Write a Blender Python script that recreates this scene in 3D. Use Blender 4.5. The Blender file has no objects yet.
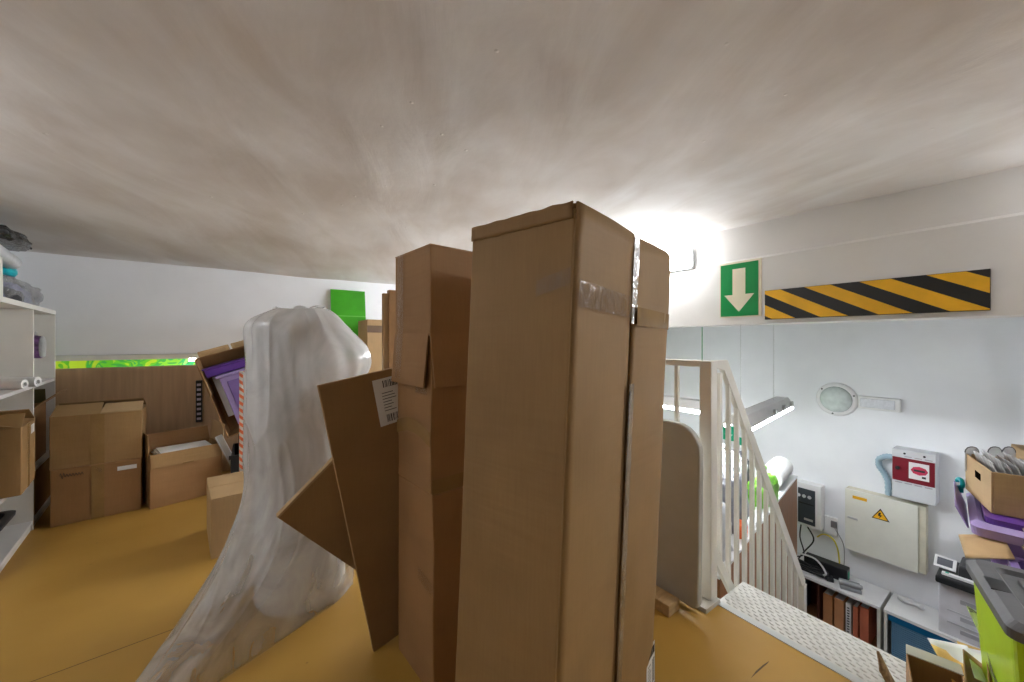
import bpy, bmesh, math, random
from mathutils import Vector, Matrix, noise

C = bpy.context.scene.collection
rnd = random.Random(7)
R = math.radians

# ------------------------------------------------------------------ camera, world, exposure
YAW = 34.6
EYE = 1.20
F = 372.0                       # focal length in pixels of a 1024 wide frame
S, K = math.sin(R(YAW)), math.cos(R(YAW))
sc = bpy.context.scene
cam_data = bpy.data.cameras.new('camera')
cam_data.sensor_width = 36.0
cam_data.lens = 36.0 * F / 1024.0
cam_data.clip_start = 0.02
cam = bpy.data.objects.new('camera', cam_data)
C.objects.link(cam)
cam.location = (0, 0, EYE)
cam.rotation_euler = (R(90), 0, -R(YAW))
sc.camera = cam

world = bpy.data.worlds.new('world')
world.use_nodes = True
sc.world = world
bg = world.node_tree.nodes['Background']
bg.inputs['Color'].default_value = (1.0, 0.96, 0.91, 1)
bg.inputs['Strength'].default_value = 0.06
sc.view_settings.view_transform = 'Standard'
sc.view_settings.look = 'None'
sc.view_settings.exposure = 0.55
sc.view_settings.gamma = 1.0
sc.view_settings.use_curve_mapping = False
BEAM_LAMP, PENDANT, FAR_LAMP = 38.0, 37.0, 60.0


def at_z(x, y, z):
    d = (EYE - z) * F / (y - 340.0)
    u = (x - 512.0) / F
    return Vector((d * S + u * d * K, d * K - u * d * S, z))


def at_x(x, y, X):
    u = (x - 512.0) / F
    d = X / (S + u * K)
    return Vector((X, d * K - u * d * S, EYE + (340.0 - y) / F * d))


def at_y(x, y, Y):
    u = (x - 512.0) / F
    d = Y / (K - u * S)
    return Vector((d * S + u * d * K, Y, EYE + (340.0 - y) / F * d))


# ------------------------------------------------------------------ materials
MATS = {}


def nodes_of(name):
    m = bpy.data.materials.new(name)
    m.use_nodes = True
    nt = m.node_tree
    b = nt.nodes['Principled BSDF']
    return m, nt, b


def nd(nt, t, **kw):
    n = nt.nodes.new(t)
    for k, v in kw.items():
        if k in n.inputs:
            n.inputs[k].default_value = v
        else:
            setattr(n, k, v)
    return n


def c4(c):
    return (c[0], c[1], c[2], 1)


def mat(name, col, rough=0.6, metal=0.0, vary=0.08, scale=9.0, bump=0.0, bscale=60.0, spec=0.4, alpha=1.0, trans=0.0, stretch=(1, 1, 1)):
    """plain procedural surface: colour with soft noise variation and optional bump"""
    if name in MATS:
        return MATS[name]
    m, nt, b = nodes_of(name)
    tc = nd(nt, 'ShaderNodeTexCoord')
    mp = nd(nt, 'ShaderNodeMapping')
    mp.inputs['Scale'].default_value = stretch
    nt.links.new(tc.outputs['Object'], mp.inputs['Vector'])
    n = nd(nt, 'ShaderNodeTexNoise', Scale=scale, Detail=4.0)
    nt.links.new(mp.outputs['Vector'], n.inputs['Vector'])
    r = nd(nt, 'ShaderNodeValToRGB')
    r.color_ramp.elements[0].position = 0.3
    r.color_ramp.elements[1].position = 0.7
    r.color_ramp.elements[0].color = c4([max(0, x * (1 - vary)) for x in col])
    r.color_ramp.elements[1].color = c4([min(1, x * (1 + vary)) for x in col])
    nt.links.new(n.outputs['Fac'], r.inputs['Fac'])
    nt.links.new(r.outputs['Color'], b.inputs['Base Color'])
    b.inputs['Roughness'].default_value = rough
    b.inputs['Metallic'].default_value = metal
    b.inputs['Specular IOR Level'].default_value = spec
    b.inputs['Alpha'].default_value = alpha
    b.inputs['Transmission Weight'].default_value = trans
    if bump:
        n2 = nd(nt, 'ShaderNodeTexNoise', Scale=bscale, Detail=3.0)
        nt.links.new(mp.outputs['Vector'], n2.inputs['Vector'])
        bp = nd(nt, 'ShaderNodeBump', Strength=bump, Distance=0.01)
        nt.links.new(n2.outputs['Fac'], bp.inputs['Height'])
        nt.links.new(bp.outputs['Normal'], b.inputs['Normal'])
    MATS[name] = m
    return m


def cardboard(name, col, stripes=1.0):
    """kraft board: mottled fibre, faint flute lines along the height, slight waviness"""
    m, nt, b = nodes_of(name)
    tc = nd(nt, 'ShaderNodeTexCoord')
    n = nd(nt, 'ShaderNodeTexNoise', Scale=5.0, Detail=6.0)
    nt.links.new(tc.outputs['Object'], n.inputs['Vector'])
    r = nd(nt, 'ShaderNodeValToRGB')
    r.color_ramp.elements[0].position = 0.25
    r.color_ramp.elements[1].position = 0.75
    r.color_ramp.elements[0].color = c4([x * 0.88 for x in col])
    r.color_ramp.elements[1].color = c4([x * 1.10 for x in col])
    nt.links.new(n.outputs['Fac'], r.inputs['Fac'])
    mp = nd(nt, 'ShaderNodeMapping')
    mp.inputs['Scale'].default_value = (60, 60, 4)
    nt.links.new(tc.outputs['Object'], mp.inputs['Vector'])
    n2 = nd(nt, 'ShaderNodeTexNoise', Scale=3.0, Detail=3.0)
    nt.links.new(mp.outputs['Vector'], n2.inputs['Vector'])
    mx = nd(nt, 'ShaderNodeMixRGB', blend_type='OVERLAY')
    mx.inputs['Fac'].default_value = 0.09
    nt.links.new(r.outputs['Color'], mx.inputs[1])
    nt.links.new(n2.outputs['Fac'], mx.inputs[2])
    nt.links.new(mx.outputs[0], b.inputs['Base Color'])
    b.inputs['Roughness'].default_value = 0.62
    b.inputs['Specular IOR Level'].default_value = 0.3
    mp3 = nd(nt, 'ShaderNodeMapping')
    mp3.inputs['Scale'].default_value = (3, 3, 26)
    nt.links.new(tc.outputs['Object'], mp3.inputs['Vector'])
    n3 = nd(nt, 'ShaderNodeTexNoise', Scale=1.0, Detail=2.0)
    nt.links.new(mp3.outputs['Vector'], n3.inputs['Vector'])
    bp = nd(nt, 'ShaderNodeBump', Strength=0.25 * stripes, Distance=0.01)
    nt.links.new(n3.outputs['Fac'], bp.inputs['Height'])
    nt.links.new(bp.outputs['Normal'], b.inputs['Normal'])
    MATS[name] = m
    return m


def emit(name, col, strength):
    m, nt, b = nodes_of(name)
    b.inputs['Base Color'].default_value = c4(col)
    b.inputs['Emission Color'].default_value = c4(col)
    b.inputs['Emission Strength'].default_value = strength
    MATS[name] = m
    return m


def film(name, col, clear, gloss=0.25, fold=0.5, scale=7.0, vscale=(2.2, 2.2, 0.8), layers=0.0):
    """thin plastic film: part clear, part milky, with glossy wrinkles"""
    m, nt, b = nodes_of(name)
    nt.nodes.remove(b)
    out = nt.nodes['Material Output']
    tc = nd(nt, 'ShaderNodeTexCoord')
    mp = nd(nt, 'ShaderNodeMapping')
    mp.inputs['Scale'].default_value = vscale
    nt.links.new(tc.outputs['Object'], mp.inputs['Vector'])
    n = nd(nt, 'ShaderNodeTexNoise', Scale=scale, Detail=5.0, Distortion=1.2)
    nt.links.new(mp.outputs['Vector'], n.inputs['Vector'])
    bp = nd(nt, 'ShaderNodeBump', Strength=fold, Distance=0.03)
    nt.links.new(n.outputs['Fac'], bp.inputs['Height'])
    dif = nd(nt, 'ShaderNodeBsdfDiffuse', Color=c4(col))
    trl = nd(nt, 'ShaderNodeBsdfTranslucent', Color=c4(col))
    tr = nd(nt, 'ShaderNodeBsdfTransparent', Color=(0.95, 0.95, 0.95, 1))
    gl = nd(nt, 'ShaderNodeBsdfGlossy', Roughness=0.16, Color=(1, 1, 1, 1))
    for q in (gl,):
        nt.links.new(bp.outputs['Normal'], q.inputs['Normal'])
    m1 = nd(nt, 'ShaderNodeMixShader', Fac=0.4)
    nt.links.new(dif.outputs[0], m1.inputs[1])
    nt.links.new(trl.outputs[0], m1.inputs[2])
    m2 = nd(nt, 'ShaderNodeMixShader')
    rp = nd(nt, 'ShaderNodeMapRange')
    rp.inputs['From Min'].default_value = 0.3
    rp.inputs['From Max'].default_value = 0.7
    rp.inputs['To Min'].default_value = max(0, clear - 0.10)
    rp.inputs['To Max'].default_value = min(1, clear + 0.10)
    nt.links.new(n.outputs['Fac'], rp.inputs['Value'])
    if layers:      # the film is wound in more layers towards the top of the roll
        sp_ = nd(nt, 'ShaderNodeSeparateXYZ')
        nt.links.new(tc.outputs['Object'], sp_.inputs[0])
        lz = nd(nt, 'ShaderNodeMath', operation='MULTIPLY_ADD')
        lz.inputs[1].default_value = -layers
        nt.links.new(sp_.outputs['Z'], lz.inputs[0])
        nt.links.new(rp.outputs[0], lz.inputs[2])
        lz.use_clamp = True
        nt.links.new(lz.outputs[0], m2.inputs['Fac'])
    else:
        nt.links.new(rp.outputs[0], m2.inputs['Fac'])
    nt.links.new(m1.outputs[0], m2.inputs[1])
    nt.links.new(tr.outputs[0], m2.inputs[2])
    fr = nd(nt, 'ShaderNodeFresnel', IOR=1.45)
    nt.links.new(bp.outputs['Normal'], fr.inputs['Normal'])
    ml = nd(nt, 'ShaderNodeMath', operation='MULTIPLY')
    ml.inputs[1].default_value = gloss * 4
    nt.links.new(fr.outputs[0], ml.inputs[0])
    m3 = nd(nt, 'ShaderNodeMixShader')
    nt.links.new(ml.outputs[0], m3.inputs['Fac'])
    nt.links.new(m2.outputs[0], m3.inputs[1])
    nt.links.new(gl.outputs[0], m3.inputs[2])
    nt.links.new(m3.outputs[0], out.inputs['Surface'])
    MATS[name] = m
    return m


KRAFT = cardboard('kraft board', (0.325, 0.195, 0.080))
KRAFT2 = cardboard('pale kraft board', (0.45, 0.30, 0.15))
KRAFT3 = cardboard('reddish kraft board', (0.32, 0.172, 0.070))
KRAFT4 = cardboard('worn kraft board', (0.31, 0.182, 0.076))
EDGE = mat('torn board edge', (0.30, 0.20, 0.11), 0.9, vary=0.35, scale=120)
TAPE_BROWN = mat('brown parcel tape', (0.30, 0.185, 0.075), 0.25, vary=0.12, bump=0.1)
TAPE_CLEAR = film('clear parcel tape', (0.66, 0.52, 0.36), 0.9, 0.14, 0.25, 16)
PAPER = mat('white paper', (0.78, 0.78, 0.77), 0.7, vary=0.04)
INK = mat('black ink', (0.03, 0.03, 0.03), 0.6)
HOLE_SHADE = mat('opening shade', (0.004, 0.003, 0.002), 0.9, spec=0.0)  # flat black standing for the shade inside openings
WHITE_PAINT = mat('white wall paint', (0.84, 0.85, 0.88), 0.75, vary=0.03, scale=3, bump=0.06, bscale=25)
WHITE_LAM = mat('white laminate', (0.74, 0.725, 0.68), 0.4, vary=0.03)
WHITE_TOP = mat('white counter laminate', (0.80, 0.80, 0.80), 0.35, vary=0.03)
STEEL_WHITE = mat('cream painted steel', (0.78, 0.755, 0.69), 0.4, vary=0.04)
GREY_PLAST = mat('grey plastic', (0.10, 0.10, 0.105), 0.5, vary=0.1, bump=0.06)
DARK_PLAST = mat('dark blue grey plastic', (0.035, 0.04, 0.05), 0.45)
BLACK_PLAST = mat('black plastic', (0.015, 0.016, 0.018), 0.4)
LIGHT_GREY = mat('light grey enamel', (0.60, 0.62, 0.64), 0.45, vary=0.03)
PURPLE = mat('purple plastic', (0.20, 0.13, 0.36), 0.35, vary=0.08)
PURPLE_D = mat('deep purple plastic', (0.10, 0.035, 0.25), 0.35, vary=0.08)
LILAC = mat('lilac plastic', (0.34, 0.26, 0.52), 0.35, vary=0.08)
GREEN_SIGN = mat('green sign enamel', (0.0, 0.235, 0.055), 0.35, vary=0.04)
CREAM = mat('cream sign paper', (0.74, 0.68, 0.52), 0.5, vary=0.04)
SIGN_YELLOW = mat('hazard yellow', (0.80, 0.43, 0.015), 0.4, vary=0.1)
SIGN_BLACK = mat('hazard black', (0.014, 0.014, 0.014), 0.35)
LIME = mat('lime green plastic', (0.42, 0.62, 0.01), 0.35, vary=0.06)
GREEN_SHEET = mat('bright green plastic sheet', (0.05, 0.33, 0.015), 0.22, vary=0.16, scale=5)
RED = mat('dark red enamel', (0.17, 0.008, 0.018), 0.35)
RED_LIGHT = mat('bright red print', (0.50, 0.03, 0.08), 0.5)
ORANGE = mat('orange plastic', (0.85, 0.16, 0.03), 0.4)
TERRACOTTA = mat('terracotta board', (0.55, 0.16, 0.08), 0.55)
FOLDER = mat('tan folder board', (0.62, 0.30, 0.13), 0.55)
MANILA = mat('manila paper', (0.75, 0.50, 0.14), 0.6)
WOOD_CAB = mat('warm brown veneer', (0.30, 0.125, 0.045), 0.45, vary=0.2, scale=6, stretch=(6, 6, 0.5))
WOOD_PALE = mat('pale wood', (0.50, 0.34, 0.17), 0.6, vary=0.15, scale=8, stretch=(1, 8, 8))
VENEER = mat('tan veneer panel', (0.56, 0.37, 0.215), 0.5, vary=0.10, scale=4, stretch=(10, 10, 0.6))
BLUE = mat('blue laminate', (0.0, 0.12, 0.28), 0.4)
BLUE_TAMB = mat('blue grey tambour', (0.10, 0.215, 0.33), 0.45, vary=0.06)
HOSE_BLUE = mat('pale blue corrugated hose', (0.33, 0.45, 0.54), 0.4)
FROST = mat('frosted glass', (0.60, 0.66, 0.64), 0.25, vary=0.1, scale=20)
ALU = mat('brushed aluminium', (0.60, 0.61, 0.61), 0.35, metal=0.6, vary=0.05)
CHEQ = mat('chequer plate aluminium', (0.66, 0.65, 0.62), 0.42, metal=0.25, vary=0.1, scale=30)
CYAN = mat('turquoise plastic', (0.0, 0.38, 0.46), 0.35)
OLIVE = mat('olive box board', (0.12, 0.10, 0.03), 0.6)
GREY_TABLE = mat('warm grey moulded plastic', (0.43, 0.42, 0.38), 0.45, vary=0.05, bump=0.05, bscale=200)
CABLE_W = mat('white cable', (0.75, 0.75, 0.75), 0.4)
CABLE_Y = mat('yellow cable', (0.75, 0.62, 0.06), 0.4)
CABLE_G = mat('green cord', (0.05, 0.33, 0.12), 0.5)
ROLL_FOAM = mat('white foam roll', (0.88, 0.88, 0.88), 0.8, vary=0.05, scale=5, stretch=(14, 14, 0.3), bump=0.2, bscale=7)
FILM_WRAP = film('milky stretch film', (0.88, 0.87, 0.86), 0.70, 0.22, 0.16, 3, (2.4, 2.4, 1.3), 0.22)
FILM_BAG = film('clear plastic bag', (0.82, 0.84, 0.86), 0.78, 0.25, 0.3, 8)
FILM_SLEEVE = film('clear document sleeve', (0.94, 0.94, 0.95), 0.30, 0.2, 0.2, 4)
TEXTILE = mat('grey blue textile', (0.20, 0.21, 0.33), 0.85, vary=0.3, scale=14, bump=0.4, bscale=30)
TEXTILE_D = mat('charcoal textile', (0.03, 0.03, 0.035), 0.8, vary=0.3, bump=0.3, bscale=40)
BAG_BLACK = mat('black plastic wrap', (0.015, 0.015, 0.016), 0.22, vary=0.3, bump=0.9, bscale=28)
BAG_WHITE = mat('white plastic wrap', (0.48, 0.49, 0.51), 0.3, vary=0.1, bump=0.9, bscale=18)
BAG_GREY = mat('grey plastic wrap', (0.22, 0.23, 0.26), 0.35, vary=0.4, bump=0.8, bscale=18)
BAG_GREEN = mat('bright green plastic wrap', (0.20, 0.58, 0.04), 0.3, vary=0.25, bump=0.8, bscale=18)


def floor_material():
    m, nt, b = nodes_of('yellow resin floor')
    tc = nd(nt, 'ShaderNodeTexCoord')
    n = nd(nt, 'ShaderNodeTexNoise', Scale=2.2, Detail=5.0)
    nt.links.new(tc.outputs['Object'], n.inputs['Vector'])
    r = nd(nt, 'ShaderNodeValToRGB')
    r.color_ramp.elements[0].position = 0.3
    r.color_ramp.elements[1].position = 0.7
    r.color_ramp.elements[0].color = (0.40, 0.225, 0.042, 1)
    r.color_ramp.elements[1].color = (0.46, 0.262, 0.055, 1)
    nt.links.new(n.outputs['Fac'], r.inputs['Fac'])
    sep = nd(nt, 'ShaderNodeSeparateXYZ')
    nt.links.new(tc.outputs['Object'], sep.inputs[0])
    # seam between two sheets, running along X at y = 2.06
    a = nd(nt, 'ShaderNodeMath', operation='MULTIPLY_ADD')
    a.inputs[1].default_value = -0.10
    nt.links.new(sep.outputs['X'], a.inputs[0])
    nt.links.new(sep.outputs['Y'], a.inputs[2])
    s1 = nd(nt, 'ShaderNodeMath', operation='SUBTRACT')
    s1.inputs[1].default_value = 2.105
    nt.links.new(a.outputs[0], s1.inputs[0])
    s2 = nd(nt, 'ShaderNodeMath', operation='ABSOLUTE')
    nt.links.new(s1.outputs[0], s2.inputs[0])
    s3 = nd(nt, 'ShaderNodeMath', operation='LESS_THAN')
    s3.inputs[1].default_value = 0.0022
    nt.links.new(s2.outputs[0], s3.inputs[0])
    mx = nd(nt, 'ShaderNodeMixRGB')
    mx.inputs[2].default_value = (0.12, 0.06, 0.015, 1)
    nt.links.new(s3.outputs[0], mx.inputs['Fac'])
    nt.links.new(r.outputs['Color'], mx.inputs[1])
    # scattered dark specks of dirt
    v = nd(nt, 'ShaderNodeTexVoronoi', Scale=7.0)
    nt.links.new(tc.outputs['Object'], v.inputs['Vector'])
    lt = nd(nt, 'ShaderNodeMath', operation='LESS_THAN')
    lt.inputs[1].default_value = 0.035
    nt.links.new(v.outputs['Distance'], lt.inputs[0])
    mx2 = nd(nt, 'ShaderNodeMixRGB')
    mx2.inputs[2].default_value = (0.22, 0.12, 0.03, 1)
    ml = nd(nt, 'ShaderNodeMath', operation='MULTIPLY')
    ml.inputs[1].default_value = 0.55
    nt.links.new(lt.outputs[0], ml.inputs[0])
    nt.links.new(ml.outputs[0], mx2.inputs['Fac'])
    nt.links.new(mx.outputs[0], mx2.inputs[1])
    nt.links.new(mx2.outputs[0], b.inputs['Base Color'])
    b.inputs['Roughness'].default_value = 0.42
    b.inputs['Specular IOR Level'].default_value = 0.35
    n2 = nd(nt, 'ShaderNodeTexNoise', Scale=5.0, Detail=2.0)
    nt.links.new(tc.outputs['Object'], n2.inputs['Vector'])
    bp = nd(nt, 'ShaderNodeBump', Strength=0.12, Distance=0.02)
    nt.links.new(n2.outputs['Fac'], bp.inputs['Height'])
    nt.links.new(bp.outputs['Normal'], b.inputs['Normal'])
    return m


def ceiling_material():
    m, nt, b = nodes_of('hand trowelled plaster')
    tc = nd(nt, 'ShaderNodeTexCoord')
    rot = nd(nt, 'ShaderNodeVectorRotate', rotation_type='Z_AXIS')
    rot.inputs['Angle'].default_value = R(-65)
    nt.links.new(tc.outputs['Object'], rot.inputs['Vector'])
    mp = nd(nt, 'ShaderNodeMapping')
    mp.inputs['Scale'].default_value = (0.95, 2.5, 1)
    nt.links.new(rot.outputs[0], mp.inputs['Vector'])
    n = nd(nt, 'ShaderNodeTexNoise', Scale=1.2, Detail=6.0, Distortion=0.7)
    nt.links.new(mp.outputs[0], n.inputs['Vector'])
    n2 = nd(nt, 'ShaderNodeTexNoise', Scale=1.6, Detail=4.0)
    nt.links.new(tc.outputs['Object'], n2.inputs['Vector'])
    r = nd(nt, 'ShaderNodeValToRGB')
    r.color_ramp.elements[0].position = 0.38
    r.color_ramp.elements[1].position = 0.62
    r.color_ramp.elements[0].color = (0.64, 0.585, 0.545, 1)
    r.color_ramp.elements[1].color = (0.84, 0.82, 0.815, 1)
    ad = nd(nt, 'ShaderNodeMath', operation='MULTIPLY_ADD')
    ad.inputs[1].default_value = 0.5
    hb = nd(nt, 'ShaderNodeMath', operation='MULTIPLY')
    hb.inputs[1].default_value = 0.5
    nt.links.new(n2.outputs['Fac'], hb.inputs[0])
    nt.links.new(n.outputs['Fac'], ad.inputs[0])
    nt.links.new(hb.outputs[0], ad.inputs[2])
    nt.links.new(ad.outputs[0], r.inputs['Fac'])
    nt.links.new(r.outputs['Color'], b.inputs['Base Color'])
    b.inputs['Roughness'].default_value = 0.85
    b.inputs['Specular IOR Level'].default_value = 0.15
    # bumps: trowel waves + sparse plaster pimples
    v = nd(nt, 'ShaderNodeTexVoronoi', Scale=6.5)
    v.inputs['Randomness'].default_value = 1.0
    nt.links.new(tc.outputs['Object'], v.inputs['Vector'])
    pr = nd(nt, 'ShaderNodeMapRange')
    pr.inputs['From Min'].default_value = 0.0
    pr.inputs['From Max'].default_value = 0.055
    pr.inputs['To Min'].default_value = 1.0
    pr.inputs['To Max'].default_value = 0.0
    nt.links.new(v.outputs['Distance'], pr.inputs['Value'])
    bp1 = nd(nt, 'ShaderNodeBump', Strength=0.30, Distance=0.05)
    nt.links.new(ad.outputs[0], bp1.inputs['Height'])
    bp2 = nd(nt, 'ShaderNodeBump', Strength=0.5, Distance=0.006)
    nt.links.new(pr.outputs[0], bp2.inputs['Height'])
    nt.links.new(bp1.outputs['Normal'], bp2.inputs['Normal'])
    n4 = nd(nt, 'ShaderNodeTexNoise', Scale=38.0, Detail=3.0)
    nt.links.new(tc.outputs['Object'], n4.inputs['Vector'])
    bp3 = nd(nt, 'ShaderNodeBump', Strength=0.05, Distance=0.008)
    nt.links.new(n4.outputs['Fac'], bp3.inputs['Height'])
    nt.links.new(bp2.outputs['Normal'], bp3.inputs['Normal'])
    nt.links.new(bp3.outputs['Normal'], b.inputs['Normal'])
    return m


def leaf_graphic():
    """printed wall graphic: lime field turning to green leaf shapes"""
    m, nt, b = nodes_of('green leaf wall graphic')
    tc = nd(nt, 'ShaderNodeTexCoord')
    sep = nd(nt, 'ShaderNodeSeparateXYZ')
    nt.links.new(tc.outputs['Object'], sep.inputs[0])
    n = nd(nt, 'ShaderNodeTexNoise', Scale=4.5, Detail=1.0, Distortion=2.0)
    nt.links.new(tc.outputs['Object'], n.inputs['Vector'])
    a = nd(nt, 'ShaderNodeMath', operation='MULTIPLY_ADD')
    a.inputs[1].default_value = 0.28
    a.inputs[2].default_value = 0.32
    nt.links.new(sep.outputs['X'], a.inputs[0])
    s = nd(nt, 'ShaderNodeMath', operation='ADD')
    nt.links.new(a.outputs[0], s.inputs[0])
    nt.links.new(n.outputs['Fac'], s.inputs[1])
    r = nd(nt, 'ShaderNodeValToRGB')
    r.color_ramp.interpolation = 'CONSTANT'
    els = r.color_ramp.elements
    els[0].position = 0.0
    els[0].color = (0.62, 0.80, 0.04, 1)
    els[1].position = 0.42
    els[1].color = (0.16, 0.62, 0.03, 1)
    for p, c in ((0.5, (0.05, 0.45, 0.08, 1)), (0.58, (0.30, 0.72, 0.05, 1)), (0.66, (0.03, 0.50, 0.16, 1)), (0.76, (0.45, 0.78, 0.25, 1))):
        e = els.new(p)
        e.color = c
    nt.links.new(s.outputs[0], r.inputs['Fac'])
    nt.links.new(r.outputs['Color'], b.inputs['Base Color'])
    b.inputs['Roughness'].default_value = 0.4
    return m


def stripes_mat(name, ca, cb, period, ang):
    m, nt, b = nodes_of(name)
    tc = nd(nt, 'ShaderNodeTexCoord')
    sep = nd(nt, 'ShaderNodeSeparateXYZ')
    nt.links.new(tc.outputs['Object'], sep.inputs[0])
    a = nd(nt, 'ShaderNodeMath', operation='MULTIPLY_ADD')
    a.inputs[1].default_value = ang
    nt.links.new(sep.outputs['X'], a.inputs[0])
    nt.links.new(sep.outputs['Z'], a.inputs[2])
    d = nd(nt, 'ShaderNodeMath', operation='DIVIDE')
    d.inputs[1].default_value = period
    nt.links.new(a.outputs[0], d.inputs[0])
    f = nd(nt, 'ShaderNodeMath', operation='FRACT')
    nt.links.new(d.outputs[0], f.inputs[0])
    g = nd(nt, 'ShaderNodeMath', operation='GREATER_THAN')
    g.inputs[1].default_value = 0.5
    nt.links.new(f.outputs[0], g.inputs[0])
    mx = nd(nt, 'ShaderNodeMixRGB')
    mx.inputs[1].default_value = c4(ca)
    mx.inputs[2].default_value = c4(cb)
    nt.links.new(g.outputs[0], mx.inputs['Fac'])
    nt.links.new(mx.outputs[0], b.inputs['Base Color'])
    b.inputs['Roughness'].default_value = 0.4
    return m


STRIPED = stripes_mat('orange white striped wrap', (0.75, 0.70, 0.62), (0.80, 0.17, 0.05), 0.05, 0.8)

# ------------------------------------------------------------------ mesh helpers


class MB:
    def __init__(self):
        self.bm = bmesh.new()

    def box(self, x0, x1, y0, y1, z0, z1, mtx=None):
        r = bmesh.ops.create_cube(self.bm, size=1.0)
        m = Matrix.Translation(((x0 + x1) / 2, (y0 + y1) / 2, (z0 + z1) / 2)) @ Matrix.Diagonal((abs(x1 - x0), abs(y1 - y0), abs(z1 - z0), 1))
        if mtx is not None:
            m = mtx @ m
        bmesh.ops.transform(self.bm, matrix=m, verts=r['verts'])
        return self

    def prism(self, pts, off):
        """closed polygon pts (3D) pushed along vector off"""
        off = Vector(off)
        a = [self.bm.verts.new(Vector(p)) for p in pts]
        b = [self.bm.verts.new(Vector(p) + off) for p in pts]
        n = len(pts)
        self.bm.faces.new(a)
        self.bm.faces.new(list(reversed(b)))
        for i in range(n):
            j = (i + 1) % n
            self.bm.faces.new([a[j], a[i], b[i], b[j]])
        return self

    def tube(self, pts, r, n=8, caps=True, radii=None):
        pts = [Vector(p) for p in pts]
        rings = []
        prev = None
        for i, p in enumerate(pts):
            if i == 0:
                t = pts[1] - p
            elif i == len(pts) - 1:
                t = p - pts[i - 1]
            else:
                t = (pts[i + 1] - pts[i - 1])
            if t.length < 1e-7:
                t = Vector((0, 0, 1))
            t.normalize()
            if prev is None:
                up = Vector((0, 0, 1)) if abs(t.z) < 0.9 else Vector((1, 0, 0))
                u = t.cross(up).normalized()
            else:
                u = (prev - t * prev.dot(t))
                if u.length < 1e-6:
                    u = t.orthogonal()
                u.normalize()
            prev = u
            w = t.cross(u)
            rr = radii[i] if radii else r
            rings.append([self.bm.verts.new(p + (u * math.cos(2 * math.pi * k / n) + w * math.sin(2 * math.pi * k / n)) * rr) for k in range(n)])
        for a, b in zip(rings, rings[1:]):
            for k in range(n):
                self.bm.faces.new([a[k], a[(k + 1) % n], b[(k + 1) % n], b[k]])
        if caps:
            self.bm.faces.new(list(reversed(rings[0])))
            self.bm.faces.new(rings[-1])
        return self

    def lathe(self, prof, n=32, mtx=None):
        """profile [(r,z)] round local z"""
        rings = []
        for r, z in prof:
            ring = []
            for k in range(n):
                a = 2 * math.pi * k / n
                v = Vector((r * math.cos(a), r * math.sin(a), z))
                ring.append(self.bm.verts.new(mtx @ v if mtx else v))
            rings.append(ring)
        for a, b in zip(rings, rings[1:]):
            for k in range(n):
                self.bm.faces.new([a[k], a[(k + 1) % n], b[(k + 1) % n], b[k]])
        if prof[0][0] > 1e-5:
            self.bm.faces.new(list(reversed(rings[0])))
        if prof[-1][0] > 1e-5:
            self.bm.faces.new(rings[-1])
        return self

    def grid(self, fn, nu, nv, wrap=False):
        rows = []
        for j in range(nv + 1):
            rows.append([self.bm.verts.new(fn(i / nu, j / nv)) for i in range(nu if wrap else nu + 1)])
        n = nu if wrap else nu
        for j in range(nv):
            for i in range(n):
                i2 = (i + 1) % nu if wrap else i + 1
                self.bm.faces.new([rows[j][i], rows[j][i2], rows[j + 1][i2], rows[j + 1][i]])
        return self

    def blob(self, sx, sy, sz, amp=0.12, seed=0, freq=3.0, center=(0, 0, 0), flat=0.35, sub=4):
        """lumpy bag: flattened sphere sitting on z = center.z"""
        r = bmesh.ops.create_icosphere(self.bm, subdivisions=sub, radius=1.0)
        for v in r['verts']:
            n = v.co.normalized()
            k = 1 + amp * noise.noise(n * freq + Vector((seed * 3.1, seed * 1.7, seed))) + amp * 0.5 * noise.noise(n * freq * 2.7 + Vector((seed, 5, 2)))
            # squarer than a sphere
            q = Vector([math.copysign(abs(c) ** 0.7, c) for c in n])
            p = q * k
            z = max(p.z, -1 + flat)
            v.co = Vector((p.x * sx / 2 + center[0], p.y * sy / 2 + center[1], (z + 1 - flat) / (2 - flat) * sz + center[2]))
        return self

    def soft_box(self, L, W, H, cuts=7, amp=0.003, seed=0, shear=(0, 0), pivot=0.0):
        r = bmesh.ops.create_cube(self.bm, size=1.0)
        bmesh.ops.subdivide_edges(self.bm, edges=self.bm.edges[:], cuts=cuts, use_grid_fill=True)
        for v in self.bm.verts:
            p = Vector((v.co.x * L, v.co.y * W, (v.co.z + 0.5) * H))
            nn = Vector((noise.noise(p * 4 + Vector((seed, 0, 0))), noise.noise(p * 4 + Vector((0, seed, 9))), 0))
            k = min(1.0, p.z / (0.1 * H))
            p += nn * amp * k
            p.x += shear[0] * (p.z - pivot)
            p.y += shear[1] * (p.z - pivot)
            v.co = p
        return self

    def done(self, name, m, parent=None, smooth=False, bevel=0.0, loc=None, rz=0.0, seg=2):
        bmesh.ops.recalc_face_normals(self.bm, faces=self.bm.faces[:])
        me = bpy.data.meshes.new(name)
        self.bm.to_mesh(me)
        self.bm.free()
        o = bpy.data.objects.new(name, me)
        C.objects.link(o)
        me.materials.append(m)
        if smooth:
            for p in me.polygons:
                p.use_smooth = True
        if bevel:
            b = o.modifiers.new('bevel', 'BEVEL')
            b.width = bevel
            b.segments = seg
            b.limit_method = 'ANGLE'
            b.angle_limit = R(40)
        if parent:
            o.parent = parent
        if loc is not None:
            o.location = loc
            o.rotation_euler = (0, 0, rz)
        return o


def tag(o, label, cat, group=None):
    o['label'] = label
    o['category'] = cat
    if group:
        o['group'] = group
    return o


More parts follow.
